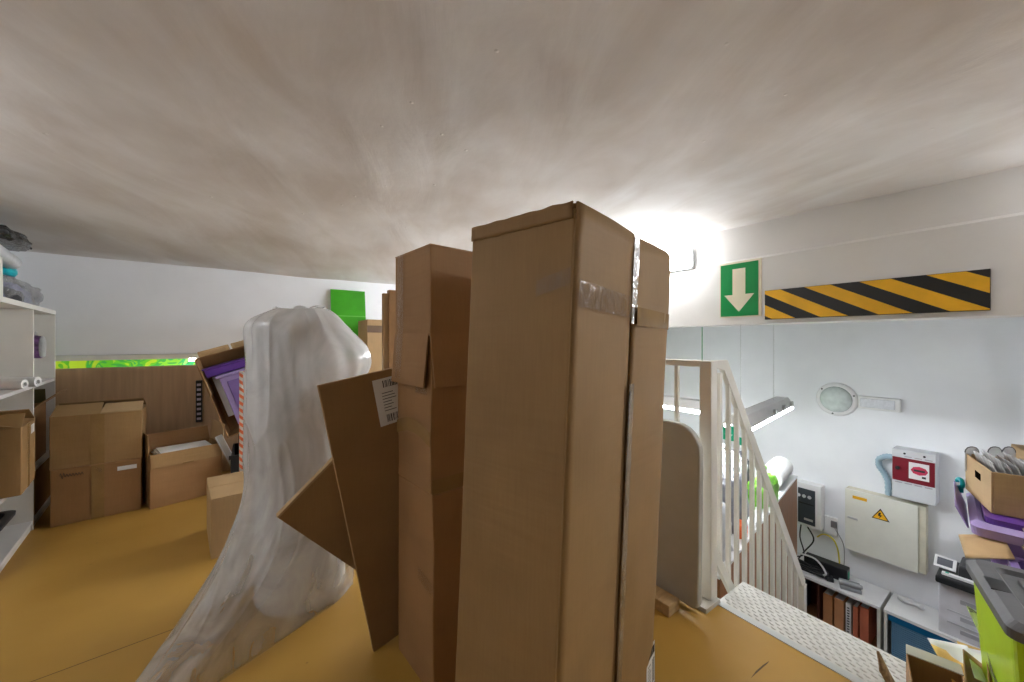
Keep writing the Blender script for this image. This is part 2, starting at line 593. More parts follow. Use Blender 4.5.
def thing(name, label, cat, loc=(0, 0, 0), rz=0.0, group=None):
    o = bpy.data.objects.new(name, None)
    o.empty_display_size = 0.1
    C.objects.link(o)
    o.location = loc
    o.rotation_euler = (0, 0, rz)
    return tag(o, label, cat, group)


def struct(o):
    o['kind'] = 'structure'
    return o


def stuff(o):
    o['kind'] = 'stuff'
    return o


def copy_tree(o, parent=None):
    c = o.copy()
    C.objects.link(c)
    c.parent = parent
    for ch in list(o.children):
        copy_tree(ch, c)
    return c


def plate(p0, ex, ey, en, w, h, t):
    """thin rectangle with corner p0, width along ex, height along ey, thickness along en"""
    p0, ex, ey, en = Vector(p0), Vector(ex), Vector(ey), Vector(en)
    return [p0, p0 + ex * w, p0 + ex * w + ey * h, p0 + ey * h], en * t


def sticker(parent, p0, ex, ey, en, w, h, name='label_sticker', bars=True, m=None):
    ps, off = plate(p0, ex, ey, en, w, h, 0.0008)
    o = MB().prism(ps, off).done(name, m or PAPER, parent)
    if bars:
        mb = MB()
        ex, ey, en, p0 = Vector(ex), Vector(ey), Vector(en), Vector(p0)
        r = random.Random(int(w * 1000))
        for (v0, v1, u0, u1) in ((0.80, 0.95, 0.25, 0.95), (0.06, 0.22, 0.2, 0.95)):
            x = u0
            while x < u1:
                bw = r.uniform(0.008, 0.03)
                a, f = plate(p0 + ex * w * x + ey * h * v0 + en * 0.0009, ex, ey, en, w * bw, h * (v1 - v0), 0.0004)
                mb.prism(a, f)
                x += bw + r.uniform(0.01, 0.03)
        for k in range(7):
            a, f = plate(p0 + ex * w * 0.18 + ey * h * (0.30 + k * 0.063) + en * 0.0009, ex, ey, en, w * r.uniform(0.2, 0.38), h * 0.014, 0.0004)
            mb.prism(a, f)
        for u in (0.68, 0.82):
            for k in range(9):
                a, f = plate(p0 + ex * w * u + ey * h * (0.28 + k * 0.05) + en * 0.0009, ex, ey, en, w * 0.1, h * 0.03, 0.0004)
                mb.prism(a, f)
        mb.done('barcode_print', INK, o)
    return o


def flap(parent, hinge, along, out, length, depth, t=0.005, m=None, name='flap', jag=0.0, seed=1):
    """board flap hinged on a line; out is its direction"""
    hinge, along, out = Vector(hinge), Vector(along).normalized(), Vector(out).normalized()
    n = along.cross(out).normalized()
    k = 10 if jag else 1
    r = random.Random(seed)
    far = [hinge + along * (length * (1 - 0.015 - i / k * 0.97)) + out * (depth + (r.uniform(-jag, jag) if jag else 0)) for i in range(k + 1)]
    pts = [hinge, hinge + along * length] + far
    return MB().prism(pts, n * t).done(name, m or KRAFT, parent)


def closed_carton(label, loc, rz, L, W, H, m, seed=0, tape=True, flaps=True, shear=(0, 0), pivot=0, amp=0.003, name='cardboard_carton', cat='cardboard box'):
    """carton with taped top flaps; base centre at loc"""
    t = thing(name, label, cat, loc, rz)
    MB().soft_box(L, W, H - (0.006 if flaps else 0), 8, amp, seed, shear, pivot).done('body', m, t, bevel=0.004)
    if flaps:
        for s in (-1, 1):
            y0, y1 = (-W / 2, -0.002) if s < 0 else (0.002, W / 2)
            MB().box(-L / 2, L / 2, y0, y1, H - 0.006, H).done('flap', m, t, bevel=0.002)
        if tape:
            MB().box(-L / 2 - 0.001, L / 2 + 0.001, -0.025, 0.025, H, H + 0.0008).box(-L / 2 - 0.0062, -L / 2 - 0.0035, -0.025, 0.025, H - 0.09, H + 0.0008).done('tape', TAPE_BROWN, t)
    return t


def open_body(L, W, H, t=0.006, floor_z=0.0):
    mb = MB()
    mb.box(-L / 2, L / 2, -W / 2, -W / 2 + t, floor_z, H)
    mb.box(-L / 2, L / 2, W / 2 - t, W / 2, floor_z, H)
    mb.box(-L / 2, -L / 2 + t, -W / 2 + t, W / 2 - t, floor_z, H)
    mb.box(L / 2 - t, L / 2, -W / 2 + t, W / 2 - t, floor_z, H)
    mb.box(-L / 2 + t, L / 2 - t, -W / 2 + t, W / 2 - t, floor_z, floor_z + t)
    return mb


# ------------------------------------------------------------------ the setting
LOW = -2.03          # ground level of the room below
EDGE_X = 1.73        # edge of the mezzanine floor at the stair
BEAM_X = 3.0
WALL_X = 5.2
BACK_Y = 4.5
FLOOR = floor_material()

mb = MB()
mb.box(-1.75, EDGE_X, -1.8, 4.40, -0.16, 0)
mb.box(EDGE_X, 3.35, -1.8, 0.12, -0.16, 0)
struct(mb.done('floor', FLOOR))
struct(MB().box(-1.9, 6.0, -1.8, 7.0, LOW - 0.05, LOW).done('floor_lower', mat('grey tile floor', (0.32, 0.32, 0.33), 0.5)))
ps = [(at_z(751, 677, 0.0004)), at_z(756, 670, 0.0004), at_z(763, 664, 0.0004), at_z(769, 660, 0.0004), at_z(768, 662, 0.0004), at_z(760, 669, 0.0004)]


def ceil_z(X, Y):
    t = min(1.0, max(0.0, (Y - 2.2) / 2.3))
    t = t * t * (3 - 2 * t)
    z = 2.075 - 0.19 * t
    z -= 0.06 * min(1.0, max(0.0, (1.2 - Y) / 2.0))
    z += 0.018 * noise.noise(Vector((X * 0.8, Y * 0.8, 1.0))) + 0.008 * noise.noise(Vector((X * 2.1, Y * 2.1, 4.0)))
    return z


struct(MB().grid(lambda u, v: Vector((-1.8 + u * 4.84, -1.9 + v * 6.46, ceil_z(-1.8 + u * 4.84, -1.9 + v * 6.46))), 64, 84).done('ceiling', ceiling_material(), smooth=True))
# slab above, so that no light leaks through the plaster skin
struct(MB().box(-1.9, 5.3, -1.9, 7.0, 2.2, 2.3).done('ceiling_slab', WHITE_PAINT))
# beam over the stair, with a slightly set back upper course
BEAM_PAINT = mat('beam paint', (0.75, 0.735, 0.72), 0.75, vary=0.03, scale=3, bump=0.08, bscale=25)
mb = MB()
mb.prism([(BEAM_X, -1.9, 1.325), (BEAM_X, -1.9, 1.80), (BEAM_X + 0.012, -1.9, 1.815), (BEAM_X + 0.03, -1.9, 2.2), (BEAM_X + 0.3, -1.9, 2.2), (BEAM_X + 0.3, -1.9, 1.325)], (0, 6.5, 0))
struct(mb.done('wall_beam_right', BEAM_PAINT))
struct(MB().box(WALL_X, WALL_X + 0.15, -1.9, 7.0, LOW, 2.2).done('wall_right', WHITE_PAINT))
struct(MB().box(5.02, WALL_X, -0.6, 0.135, LOW, 2.2).done('trim_1', WHITE_PAINT))
struct(MB().box(-1.9, -1.75, -1.9, 7.0, LOW, 2.2).done('wall_left', WHITE_PAINT))
# back: downstand beam with a lower trim, an open gap and the room beyond
struct(MB().box(-1.75, 3.3, BACK_Y, BACK_Y + 0.2, 1.085, 2.2).done('wall_back', WHITE_PAINT))
struct(MB().box(-1.75, 3.0, BACK_Y - 0.025, BACK_Y + 0.2, 1.04, 1.082).done('trim_2', mat('trim paint', (0.66, 0.66, 0.66), 0.6)))
struct(MB().box(-1.75, 2.4, 6.0, 6.1, LOW, 2.2).done('wall_far', leaf_graphic()))
struct(MB().box(2.4, 5.2, 6.9, 7.0, LOW, 2.2).done('wall_end', WHITE_PAINT))
struct(MB().box(-1.38, EDGE_X, 4.33, 4.37, 0.0, 0.985).done('wall_parapet', VENEER, bevel=0.002))
# kerb under the guard rail and edge strip at the stair
struct(MB().box(EDGE_X - 0.10, EDGE_X + 0.02, 0.86, 4.33, -0.16, 0.02).done('trim_3', mat('grey kerb', (0.55, 0.52, 0.46), 0.5)))
struct(MB().box(EDGE_X, EDGE_X + 0.035, 0.12, 0.86, -0.05, 0.003).done('trim_4', ALU))

# dark scuff on the yellow floor
scuff = MB().prism(ps, (0, 0, 0.0003)).done('trim_5', mat('dark scuff', (0.10, 0.06, 0.02), 0.6))
struct(scuff)

# ------------------------------------------------------------------ stair with chequer plate treads
st = thing('staircase', 'steep steel staircase with chequer plate treads leading down from the yellow floor', 'stairs', (EDGE_X, 0.5, 0))
for i in range(9):
    x0 = 0.035 + i * 0.165
    z = -0.002 - i * 0.225
    mb = MB()
    mb.box(x0, x0 + 0.24, -0.365, 0.375, z - 0.03, z)
    rows = 11
    for a in range(rows):
        for b in range(24):
            px, py = x0 + 0.020 + a * 0.0205, -0.35 + b * 0.030 + (0.015 if a % 2 else 0)
            if py > 0.362 or i > 2:
                continue
            ang = R(70)
            rr = [(0.0125 * math.cos(q), 0.0068 * math.sin(q)) for q in [2 * math.pi * k / 8 for k in range(8)]]
            bot = [mb.bm.verts.new((px + x * math.cos(ang) - y * math.sin(ang), py + x * math.sin(ang) + y * math.cos(ang), z)) for x, y in rr]
            top = [mb.bm.verts.new((px + 0.55 * (x * math.cos(ang) - y * math.sin(ang)), py + 0.55 * (x * math.sin(ang) + y * math.cos(ang)), z + 0.0035)) for x, y in rr]
            for k in range(8):
                mb.bm.faces.new([bot[k], bot[(k + 1) % 8], top[(k + 1) % 8], top[k]])
            mb.bm.faces.new(top)
    mb.done('tread', CHEQ, st)
for y in (-0.372, 0.378):
    MB().prism([(0.05, y, -0.04), (0.30, y, -0.04), (1.66, y, -1.9), (1.56, y, -2.03), (1.40, y, -2.03), (0.05, y, -0.19)], (0, 0.008, 0)).done('stringer', STEEL_WHITE, st)

# ------------------------------------------------------------------ guard rail and descending handrail
gr = thing('guard_rail', 'cream steel guard rail with vertical bars beside the stair, sloping down with it', 'railing', (EDGE_X, 0.9, 0))
RAILZ = 1.108
SL = 1.41
MB().box(-0.03, 0.025, -0.025, 0.03, 0.0, RAILZ).done('post', STEEL_WHITE, gr, bevel=0.003)
MB().box(-0.02, 0.02, 0.03, 3.40, RAILZ - 0.03, RAILZ).done('top_rail', STEEL_WHITE, gr, bevel=0.003)
MB().box(-0.015, 0.015, 0.03, 3.40, 0.09, 0.115).done('bottom_rail', STEEL_WHITE, gr, bevel=0.002)
for k in range(26):
    MB().box(-0.009, 0.009, 0.15 + k * 0.125, 0.168 + k * 0.125, 0.115, RAILZ - 0.03).done('baluster', STEEL_WHITE, gr)
L0 = 1.15


def rail_z(x):
    return RAILZ - 1.427 * max(0.0, x - 0.15)


def slope_bar(z0, th, y0, y1, x0, x1):
    return MB().prism([(x0, y0, z0 - SL * x0), (x1, y0, z0 - SL * x1), (x1, y0, z0 - th - SL * x1), (x0, y0, z0 - th - SL * x0)], (0, y1 - y0, 0))


MB().prism([(0.02, -0.012, RAILZ), (0.15, -0.012, RAILZ), (L0, -0.012, rail_z(L0)), (L0, -0.012, rail_z(L0) - 0.095), (0.12, -0.012, RAILZ - 0.05), (0.02, -0.012, RAILZ - 0.03)], (0, 0.024, 0)).done('handrail', STEEL_WHITE, gr, bevel=0.002)
slope_bar(0.30, 0.075, -0.01, 0.01, 0.0, L0).done('lower_handrail', STEEL_WHITE, gr, bevel=0.002)
for k in range(12):
    x = 0.095 + k * 0.085
    MB().box(x - 0.0095, x + 0.0095, -0.009, 0.009, 0.26 - SL * x, rail_z(x) - 0.06).done('baluster', STEEL_WHITE, gr)
MB().box(L0 - 0.045, L0, -0.02, 0.02, LOW, rail_z(L0) - 0.02).done('end_post', STEEL_WHITE, gr, bevel=0.003)

# ------------------------------------------------------------------ lamps
TUBE_LIGHT = emit('lit tube diffuser', (0.94, 0.975, 1.0), BEAM_LAMP)
FILL_TUBE = emit('added fill tube diffuser near the camera', (0.94, 0.975, 1.0), BEAM_LAMP * 0.8)  # for the unseen beam tube, added to light carton fronts and veneer panel
TUBE_LIGHT2 = emit('lit tube diffuser at the back', (0.94, 0.975, 1.0), BEAM_LAMP * 1.0)
for ly, lz, TL, lb in ((1.68, 1.80, TUBE_LIGHT, 'lit rectangular bulkhead tube light on the beam, its end showing beside the tall carton'), (-1.55, 1.80, FILL_TUBE, 'unseen fill tube light added on the beam behind and right of the camera'), (3.14, 1.42, TUBE_LIGHT2, 'lit tube light at the back end of the beam, hidden behind the tall cartons')):
    lt = thing('bulkhead_light', lb, 'light', (BEAM_X, ly, lz))
    MB().box(-0.035, 0.0, 0.0, 1.25, 0.0, 0.175).done('housing', LIGHT_GREY, lt, bevel=0.012, seg=3)
    MB().box(-0.095, -0.036, 0.012, 1.238, 0.012, 0.163).done('diffuser', TL, lt, bevel=0.02, seg=3)
    for y in (0.03, 1.2):
        for z in (0.04, 0.115):
            MB().box(-0.099, -0.09, y, y + 0.012, z, z + 0.02).done('clip', ALU, lt)

cl_ = thing('fill_ceiling_light', 'unseen fill tube light added on the ceiling above the near end of the bookcase', 'light', (-1.25, 2.1, 1.95))  # out of view, added to brighten the left side of the room
MB().box(-0.09, 0.09, -0.6, 0.6, 0.03, 0.10).done('housing', LIGHT_GREY, cl_, bevel=0.008)
MB().box(-0.08, 0.08, -0.58, 0.58, -0.03, 0.029).done('diffuser', emit('added fill ceiling diffuser', (0.94, 0.975, 1.0), BEAM_LAMP * 0.17), cl_, bevel=0.015)

PEND = emit('lit pendant tube', (0.92, 0.96, 1.0), PENDANT)


def pendant(label, loc, rz, L, cords):
    t = thing('pendant_light', label, 'light', loc, rz, 'tube lights hung in the room below')
    MB().prism([(0, -0.10, 0.0), (0, 0.10, 0.0), (0, 0.05, 0.075), (0, -0.05, 0.075)], (L, 0, 0)).done('housing', WHITE_TOP, t, bevel=0.003)
    for y in (-0.084, 0.084):
        MB().tube([(0.04, y, -0.018), (L - 0.04, y, -0.018)], 0.016, 10).done('lamp_tube', PEND, t, smooth=True)
    for k in range(3):
        x = L - 0.12 - k * 0.3
        MB().box(x, x + 0.05, -0.105, -0.085, 0.0, 0.05).done('lamp_clip', ALU, t)
    for x, m in cords:
        n = 60
        mb = MB()
        if m is ALU:
            for k in range(n):      # chain links
                z0 = 0.075 + k * (2.2 - loc[2] - 0.075) / n
                z1 = 0.075 + (k + 1) * (2.2 - loc[2] - 0.075) / n
                dx, dy = (0.004, 0) if k % 2 else (0, 0.004)
                mb.tube([(x - dx, -dy, z0), (x + dx, dy, (z0 + z1) / 2), (x - dx, -dy, z1)], 0.0022, 4)
        else:
            mb.tube([(x, 0, 0.075), (x, 0, 2.2 - loc[2])], 0.004, 6)
        mb.done('suspension_cord', m, t)
    return t


pendant('grey tube light hung on two chains, seen past the sloping handrail', (2.95, 1.33, 0.57), R(8), 1.38, [(0.09, ALU), (1.06, ALU)])
pendant('lit tube light with a green cord, behind the level guard rail', (3.35, 1.70, 0.58), R(90), 1.25, [(0.106, CABLE_G), (1.1, ALU)])

pendant('unseen fill tube light added over the room below, past the right edge of the picture', (4.1, -1.65, 0.60), R(90), 1.25, [(0.13, ALU), (1.1, ALU)])  # out of view, added to brighten the right part of the far wall

fl = thing('strip_light', 'small bright lamp glowing in the gap above the veneer panel', 'light', at_y(203, 357, 5.1) + Vector((-0.05, 0, -0.02)))
MB().box(-0.08, 1.4, -0.05, 0.05, 0.03, 0.09).done('housing', LIGHT_GREY, fl, bevel=0.005)
for x in (0.1, 1.2):
    MB().tube([(x, 0, 0.09), (x, 0, 2.2 - fl.location.z)], 0.006, 8).done('hanger', ALU, fl)
MB().box(-0.06, 1.38, -0.04, 0.04, -0.01, 0.029).done('diffuser', emit('far tube diffuser', (1, 1, 0.97), FAR_LAMP), fl, bevel=0.01)

# ------------------------------------------------------------------ signs on the beam
sg = thing('exit_sign', 'green sign with a cream arrow pointing down on the white beam', 'sign', (BEAM_X, at_x(762, 300, BEAM_X).y, at_x(741, 288, BEAM_X).z - 0.21))
sw = at_x(720, 300, BEAM_X).y - at_x(762, 300, BEAM_X).y
MB().box(-0.004, -0.0005, 0, sw, 0, 0.42).done('sign_plate', CREAM, sg, bevel=0.001)
MB().box(-0.0055, -0.0041, 0.022, sw - 0.008, 0.008, 0.405).done('green_field', GREEN_SIGN, sg)
cy = sw / 2 + 0.006
MB().prism([(-0.0072, cy + a, b) for a, b in ((-0.045, 0.365), (0.045, 0.365), (0.045, 0.17), (0.105, 0.17), (0, 0.04), (-0.105, 0.17), (-0.045, 0.17))], (0.0016, 0, 0)).done('arrow', CREAM, sg)

p1, p2 = at_x(766, 303, BEAM_X), at_x(991, 290, BEAM_X)
hb = thing('hazard_board', 'long black and yellow diagonally striped warning board on the beam', 'sign', (BEAM_X, p2.y, 1.352))
BL, BH = p1.y - p2.y, 0.205
MB().box(-0.022, -0.0005, 0, BL, 0, BH).done('board', SIGN_BLACK, hb, bevel=0.002)
per, skew = 0.271, 0.357


def clip_poly(poly, lo, hi):
    for (val, sgn) in ((lo, 1), (hi, -1)):
        out = []
        for i in range(len(poly)):
            a, b = poly[i], poly[(i + 1) % len(poly)]
            ia, ib = (a[0] - val) * sgn >= 0, (b[0] - val) * sgn >= 0
            if ia:
                out.append(a)
            if ia != ib:
                t = (val - a[0]) / (b[0] - a[0])
                out.append((val, a[1] + t * (b[1] - a[1])))
        poly = out
        if not poly:
            break
    return poly


for k in range(-2, 6):
    # stripe runs from upper left (large y) to lower right
    c0 = -0.008 + (k - 1) * per
    poly = [(c0, 0.002), (c0 + per * 0.5, 0.002), (c0 + per * 0.5 + skew, BH - 0.002), (c0 + skew, BH - 0.002)]
    poly = clip_poly(poly, 0.002, BL - 0.002)
    if len(poly) > 2:
        MB().prism([(-0.0232, a, b) for a, b in poly], (0.001, 0, 0)).done('yellow_stripe', SIGN_YELLOW, hb)

# ------------------------------------------------------------------ far wall fittings
c = at_x(837, 398, WALL_X)
bl = thing('round_bulkhead_lamp', 'round white bulkhead lamp with frosted glass on the far wall', 'light', c)
rx = Matrix.Rotation(R(-90), 4, 'Y')
MB().lathe([(0.001, 0.0), (0.175, 0.0), (0.18, 0.015), (0.168, 0.035), (0.14, 0.042), (0.125, 0.042)], 40, rx).done('rim', WHITE_TOP, bl, smooth=True)
MB().lathe([(0.138, 0.04), (0.132, 0.055), (0.10, 0.075), (0.05, 0.086), (0.001, 0.088)], 40, rx).done('glass', FROST, bl, smooth=True)
for a in (40, 160, 280):
    MB().lathe([(0.008, 0.02), (0.008, 0.043), (0.001, 0.045)], 10, Matrix.Translation((0, 0.157 * math.cos(R(a)), 0.157 * math.sin(R(a)))) @ rx).done('screw', BLACK_PLAST, bl)
p1, p2 = at_x(859, 400, WALL_X), at_x(902, 401, WALL_X)
el = thing('emergency_light', 'slim white emergency light right of the round lamp', 'light', (WALL_X, p2.y, p1.z - 0.07))
w = p1.y - p2.y
MB().box(-0.05, 0, 0, w, 0, 0.13).done('housing', WHITE_TOP, el, bevel=0.008)
MB().box(-0.06, -0.045, 0.04, w - 0.02, 0.02, 0.11).done('diffuser', mat('prismatic diffuser', (0.72, 0.74, 0.78), 0.2, vary=0.08, scale=40), el, bevel=0.006)

# electric cabinet
p1, p2 = at_x(845, 518, WALL_X - 0.12), at_x(926, 535, WALL_X - 0.12)
z0, z1 = at_x(845, 547, WALL_X - 0.12).z, at_x(845, 487, WALL_X - 0.12).z
w, h = p1.y - p2.y, z1 - z0
ec = thing('electrical_cabinet', 'cream electrical cabinet with a yellow warning triangle on the far wall', 'cabinet', (WALL_X, p2.y, z0))
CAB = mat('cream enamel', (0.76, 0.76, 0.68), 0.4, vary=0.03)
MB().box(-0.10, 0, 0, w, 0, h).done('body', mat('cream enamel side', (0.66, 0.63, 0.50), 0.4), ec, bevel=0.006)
dr = MB().box(-0.12, -0.101, 0.05, w, 0.0, h).done('door', CAB, ec, bevel=0.004)
MB().box(-0.127, -0.121, w - 0.10, w - 0.02, h * 0.52, h * 0.52 + 0.02).done('handle', ALU, dr, bevel=0.002)
MB().box(-0.1225, -0.1205, w - 0.17, w - 0.06, h - 0.085, h - 0.055).done('yellow_tag', SIGN_YELLOW, dr)
ty, tz, q = w * 0.53, h * 0.70, 0.065
wt = MB().prism([(-0.1225, ty - q, tz - q * 0.6), (-0.1225, ty + q, tz - q * 0.6), (-0.1225, ty, tz + q * 1.1)], (0.002, 0, 0)).done('warning_triangle', SIGN_BLACK, dr)
q = 0.053
MB().prism([(-0.1232, ty - q, tz - q * 0.58), (-0.1232, ty + q, tz - q * 0.58), (-0.1232, ty, tz + q * 1.06)], (0.0006, 0, 0)).done('yellow_field', SIGN_YELLOW, wt)
MB().prism([(-0.1238, ty + a, tz + b) for a, b in ((0.012, 0.03), (-0.006, 0.032), (0.002, 0.008), (-0.014, 0.008), (0.010, -0.026), (0.004, -0.004), (0.018, -0.002))], (0.0005, 0, 0)).done('bolt_symbol', SIGN_BLACK, wt)

# red fronted alarm box
BX = WALL_X - 0.17
p1, p2 = at_x(892, 470, BX), at_x(936, 480, BX)
z1, z0 = at_x(892, 447, BX).z, at_x(892, 495, BX).z
w, h = p1.y - p2.y, z1 - z0
rb = thing('alarm_box', 'grey wall box with a dark red panel and white notice', 'wall box', (WALL_X, p2.y, z0))
MB().box(-0.17, 0, 0, w, 0, h).done('housing', LIGHT_GREY, rb, bevel=0.006)
rp_ = MB().box(-0.174, -0.1705, 0.006, w - 0.003, h * 0.36, h * 0.84).done('red_panel', RED, rb, bevel=0.001)
nt_ = MB().box(-0.1755, -0.1741, 0.04, w * 0.60, h * 0.45, h * 0.78).done('notice', PAPER, rp_)
oc = [(-0.1763, w * 0.36 + 0.055 * math.cos(R(a)), h * 0.63 + 0.040 * math.sin(R(a))) for a in range(0, 360, 45)]
MB().prism(oc, (0.0007, 0, 0)).done('red_print', RED_LIGHT, nt_)
MB().box(-0.177, -0.1764, w * 0.36 - 0.035, w * 0.36 + 0.035, h * 0.61, h * 0.65).box(-0.1762, -0.1756, 0.06, 0.085, h * 0.49, h * 0.53).done('black_print', INK, nt_)
MB().lathe([(0.016, 0), (0.016, 0.02), (0.001, 0.022)], 12, Matrix.Translation((-0.174, w * 0.86, h * 0.62)) @ rx).done('lock', BLACK_PLAST, rp_)
mb = MB()
for k in range(4):
    mb.box(-0.1712, -0.1702, 0.02 + k * w * 0.23, 0.02 + k * w * 0.23 + w * 0.17, h * 0.315, h * 0.335)
    if k < 3:
        mb.box(-0.1712, -0.1702, 0.02 + k * w * 0.23, 0.02 + k * w * 0.23 + w * 0.17, h * 0.865, h * 0.88)
mb.done('caption_print', mat('grey print', (0.35, 0.36, 0.38), 0.6), rb)
for yy in (0.25, 0.7):
    MB().lathe([(0.009, 0), (0.009, 0.004), (0.001, 0.005)], 10, Matrix.Translation((-0.17, w * yy, h * 0.93)) @ rx).done('screw', BLACK_PLAST, rb)

# corrugated hose loop
hp = [at_x(895, 456, 5.08), at_x(886, 455, 5.10), at_x(878.5, 458, 5.12), at_x(879, 465, 5.14), at_x(884, 472, 5.16), at_x(888, 480, 5.16), at_x(888.5, 494, 5.16)]
pts = []
for i in range(len(hp) - 1):
    for k in range(6):
        pts.append(hp[i].lerp(hp[i + 1], k / 6))
pts.append(hp[-1])
sm = [pts[0]] + [(pts[i - 1] + pts[i] * 2 + pts[i + 1]) / 4 for i in range(1, len(pts) - 1)] + [pts[-1]]
o = hp[0].copy()
hose = MB().tube([p - o for p in sm], 0.03, 12, radii=[0.027 if k % 2 else 0.022 for k in range(len(sm))]).done('corrugated_hose', HOSE_BLUE, smooth=True, loc=o)
tag(hose, 'pale blue corrugated hose looping into the grey and red wall box', 'hose')

# dark fronted device left of the cabinet
DX = WALL_X - 0.12
p1, p2 = at_x(796, 505, DX), at_x(821, 505, DX)
z1, z0 = at_x(808, 483, DX).z, at_x(808, 526, DX).z
w, h = p1.y - p2.y, z1 - z0
db = thing('meter_box', 'white wall box with a dark grey meter front beside the brown cabinet', 'wall box', (WALL_X, p2.y, z0))
MB().box(-0.12, 0, 0, w, 0, h).done('housing', WHITE_TOP, db, bevel=0.006)
dp = MB().box(-0.128, -0.1205, 0.05, w - 0.02, 0.03, h - 0.06).done('front_panel', mat('slate grey plastic', (0.045, 0.055, 0.065), 0.4), db, bevel=0.003)
MB().box(-0.131, -0.1285, 0.06, w - 0.03, h * 0.52, h * 0.55).done('ledge', BLACK_PLAST, dp)
for k in range(3):
    MB().lathe([(0.018, 0), (0.018, 0.006), (0.001, 0.008)], 14, Matrix.Translation((-0.128, 0.10 + k * 0.05, h * 0.70)) @ rx).done('dial', LIGHT_GREY, dp)
MB().box(-0.13, -0.1281, 0.07, 0.15, h * 0.15, h * 0.2).done('nameplate', ALU, dp)

p = at_x(838, 535, WALL_X)
so = thing('wall_socket', 'grey socket plate on the far wall between meter box and cabinet', 'socket', p)
MB().box(-0.03, 0, 0, 0.11, 0.0, 0.19).done('plate', WHITE_TOP, so, bevel=0.004)
MB().box(-0.05, -0.031, 0.0, 0.05, 0.09, 0.16).done('plug', mat('mid grey plastic', (0.2, 0.2, 0.21), 0.5), so, bevel=0.004)

p = at_x(735, 436, WALL_X)
es = thing('escape_sign', 'green emergency sign on the far wall behind the railing', 'sign', (WALL_X, p.y - 0.16, p.z - 0.14))
MB().box(-0.004, -0.0005, 0, 0.32, 0, 0.28).done('sign_plate', PAPER, es)
MB().box(-0.006, -0.0041, 0.16, 0.31, 0.08, 0.27).box(-0.006, -0.0041, 0.02, 0.13, 0.05, 0.15).done('green_field', mat('emergency green', (0, 0.35, 0.17), 0.4), es)
MB().prism([(-0.0068, 0.235 + a, 0.175 + b) for a, b in ((-0.02, 0.07), (0.02, 0.07), (0.02, -0.01), (0.05, -0.01), (0, -0.07), (-0.05, -0.01), (-0.02, -0.01))], (0.0007, 0, 0)).done('arrow', PAPER, es)

# ------------------------------------------------------------------ counters in the room below
CTZ = -1.28
CF = 4.80
ysplit = at_x(882, 605, CF).y


def counter(label, y0, y1):
    t = thing('counter', label, 'cabinet', (CF, y0, LOW))
    H = CTZ - LOW
    w = y1 - y0
    MB().box(-0.015, 0.385, 0.0, w, H - 0.028, H).done('worktop', WHITE_TOP, t, bevel=0.003)
    mb = MB()
    mb.box(0.0, 0.38, 0.0, 0.022, 0.05, H - 0.029)
    mb.box(0.0, 0.38, w - 0.022, w, 0.05, H - 0.029)
    mb.box(0.365, 0.38, 0.022, w - 0.022, 0.05, H - 0.029)
    mb.box(0.0, 0.375, 0.022, w - 0.022, 0.05, 0.07)
    mb.done('carcass', WHITE_LAM, t)
    MB().box(0.03, 0.36, 0.02, w - 0.02, 0.0, 0.05).done('plinth', GREY_PLAST, t)
    return t, w, H


ca, w, H = counter('white topped open cabinet holding files, left of the blue shutter cabinet', ysplit + 0.012, ysplit + 1.1)
MB().box(0.02, 0.36, 0.022, w - 0.022, 0.27, 0.29).done('shelf', WOOD_CAB, ca)
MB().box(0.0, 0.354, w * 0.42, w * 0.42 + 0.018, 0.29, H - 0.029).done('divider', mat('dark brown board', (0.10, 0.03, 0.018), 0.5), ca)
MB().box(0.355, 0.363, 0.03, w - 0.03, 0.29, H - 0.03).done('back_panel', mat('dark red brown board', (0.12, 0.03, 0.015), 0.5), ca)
cb, w, H = counter('white topped cabinet with a blue roller shutter below the printer', 0.14, ysplit - 0.012)
MB().box(-0.006, 0.01, 0.03, w - 0.03, H - 0.085, H - 0.03).done('shutter_box', BLUE, cb)
mb = MB()
for k in range(32):
    z = 0.07 + k * 0.0185
    if z + 0.0185 > H - 0.086:
        break
    mb.prism([(0.006, 0.05, z), (-0.001, 0.05, z + 0.004), (-0.001, 0.05, z + 0.014), (0.006, 0.05, z + 0.018)], (0, w - 0.10, 0))
mb.done('roller_shutter', BLUE_TAMB, cb)
MB().box(-0.012, -0.006, w * 0.42, w * 0.42 + 0.015, H - 0.075, H - 0.055).done('lock', ALU, cb)

# files on the counter shelf
SZ = LOW + 0.291
fx = CF + 0.04
yy = ysplit + 0.10
files = [
    (0.065, 0.36, 0.30, TERRACOTTA, 0, 'salmon red box file, first from the right on the cabinet shelf'),
    (0.035, 0.33, 0.29, TERRACOTTA, 4, 'thin dark orange file left of the salmon box file'),
    (0.042, 0.33, 0.29, PAPER, 4, 'white ring binder with spiral marks between the orange files'),
    (0.075, 0.33, 0.28, FOLDER, 6, 'tan lever arch file with papers, left of the white binder'),
    (0.075, 0.33, 0.28, FOLDER, 6, 'tan lever arch file with papers, leftmost beside the dark box'),
]
for i, (wd, ht, dp_, m, tilt, lb) in enumerate(files):
    t = thing('box_file', lb, 'file', (fx, yy, SZ), 0, 'files on the cabinet shelf')
    lean = Matrix.Rotation(R(0), 4, 'X')
    MB().box(0, dp_, 0, wd, 0, ht).done('cover', m, t, bevel=0.003)
    MB().box(0.012, dp_ - 0.01, 0.006, wd - 0.006, ht, ht + 0.004).done('paper_block', PAPER, t)
    if m is PAPER:
        mb = MB()
        for k in range(10):
            mb.box(-0.002, -0.0005, 0.012, wd - 0.012, 0.05 + k * 0.026, 0.062 + k * 0.026)
        mb.done('spine_print', INK, t)
    yy += wd + 0.014
t = thing('storage_bin', 'dark blue grey storage box of small items on the cabinet shelf', 'box', (CF + 0.19, ysplit + 0.80, SZ))
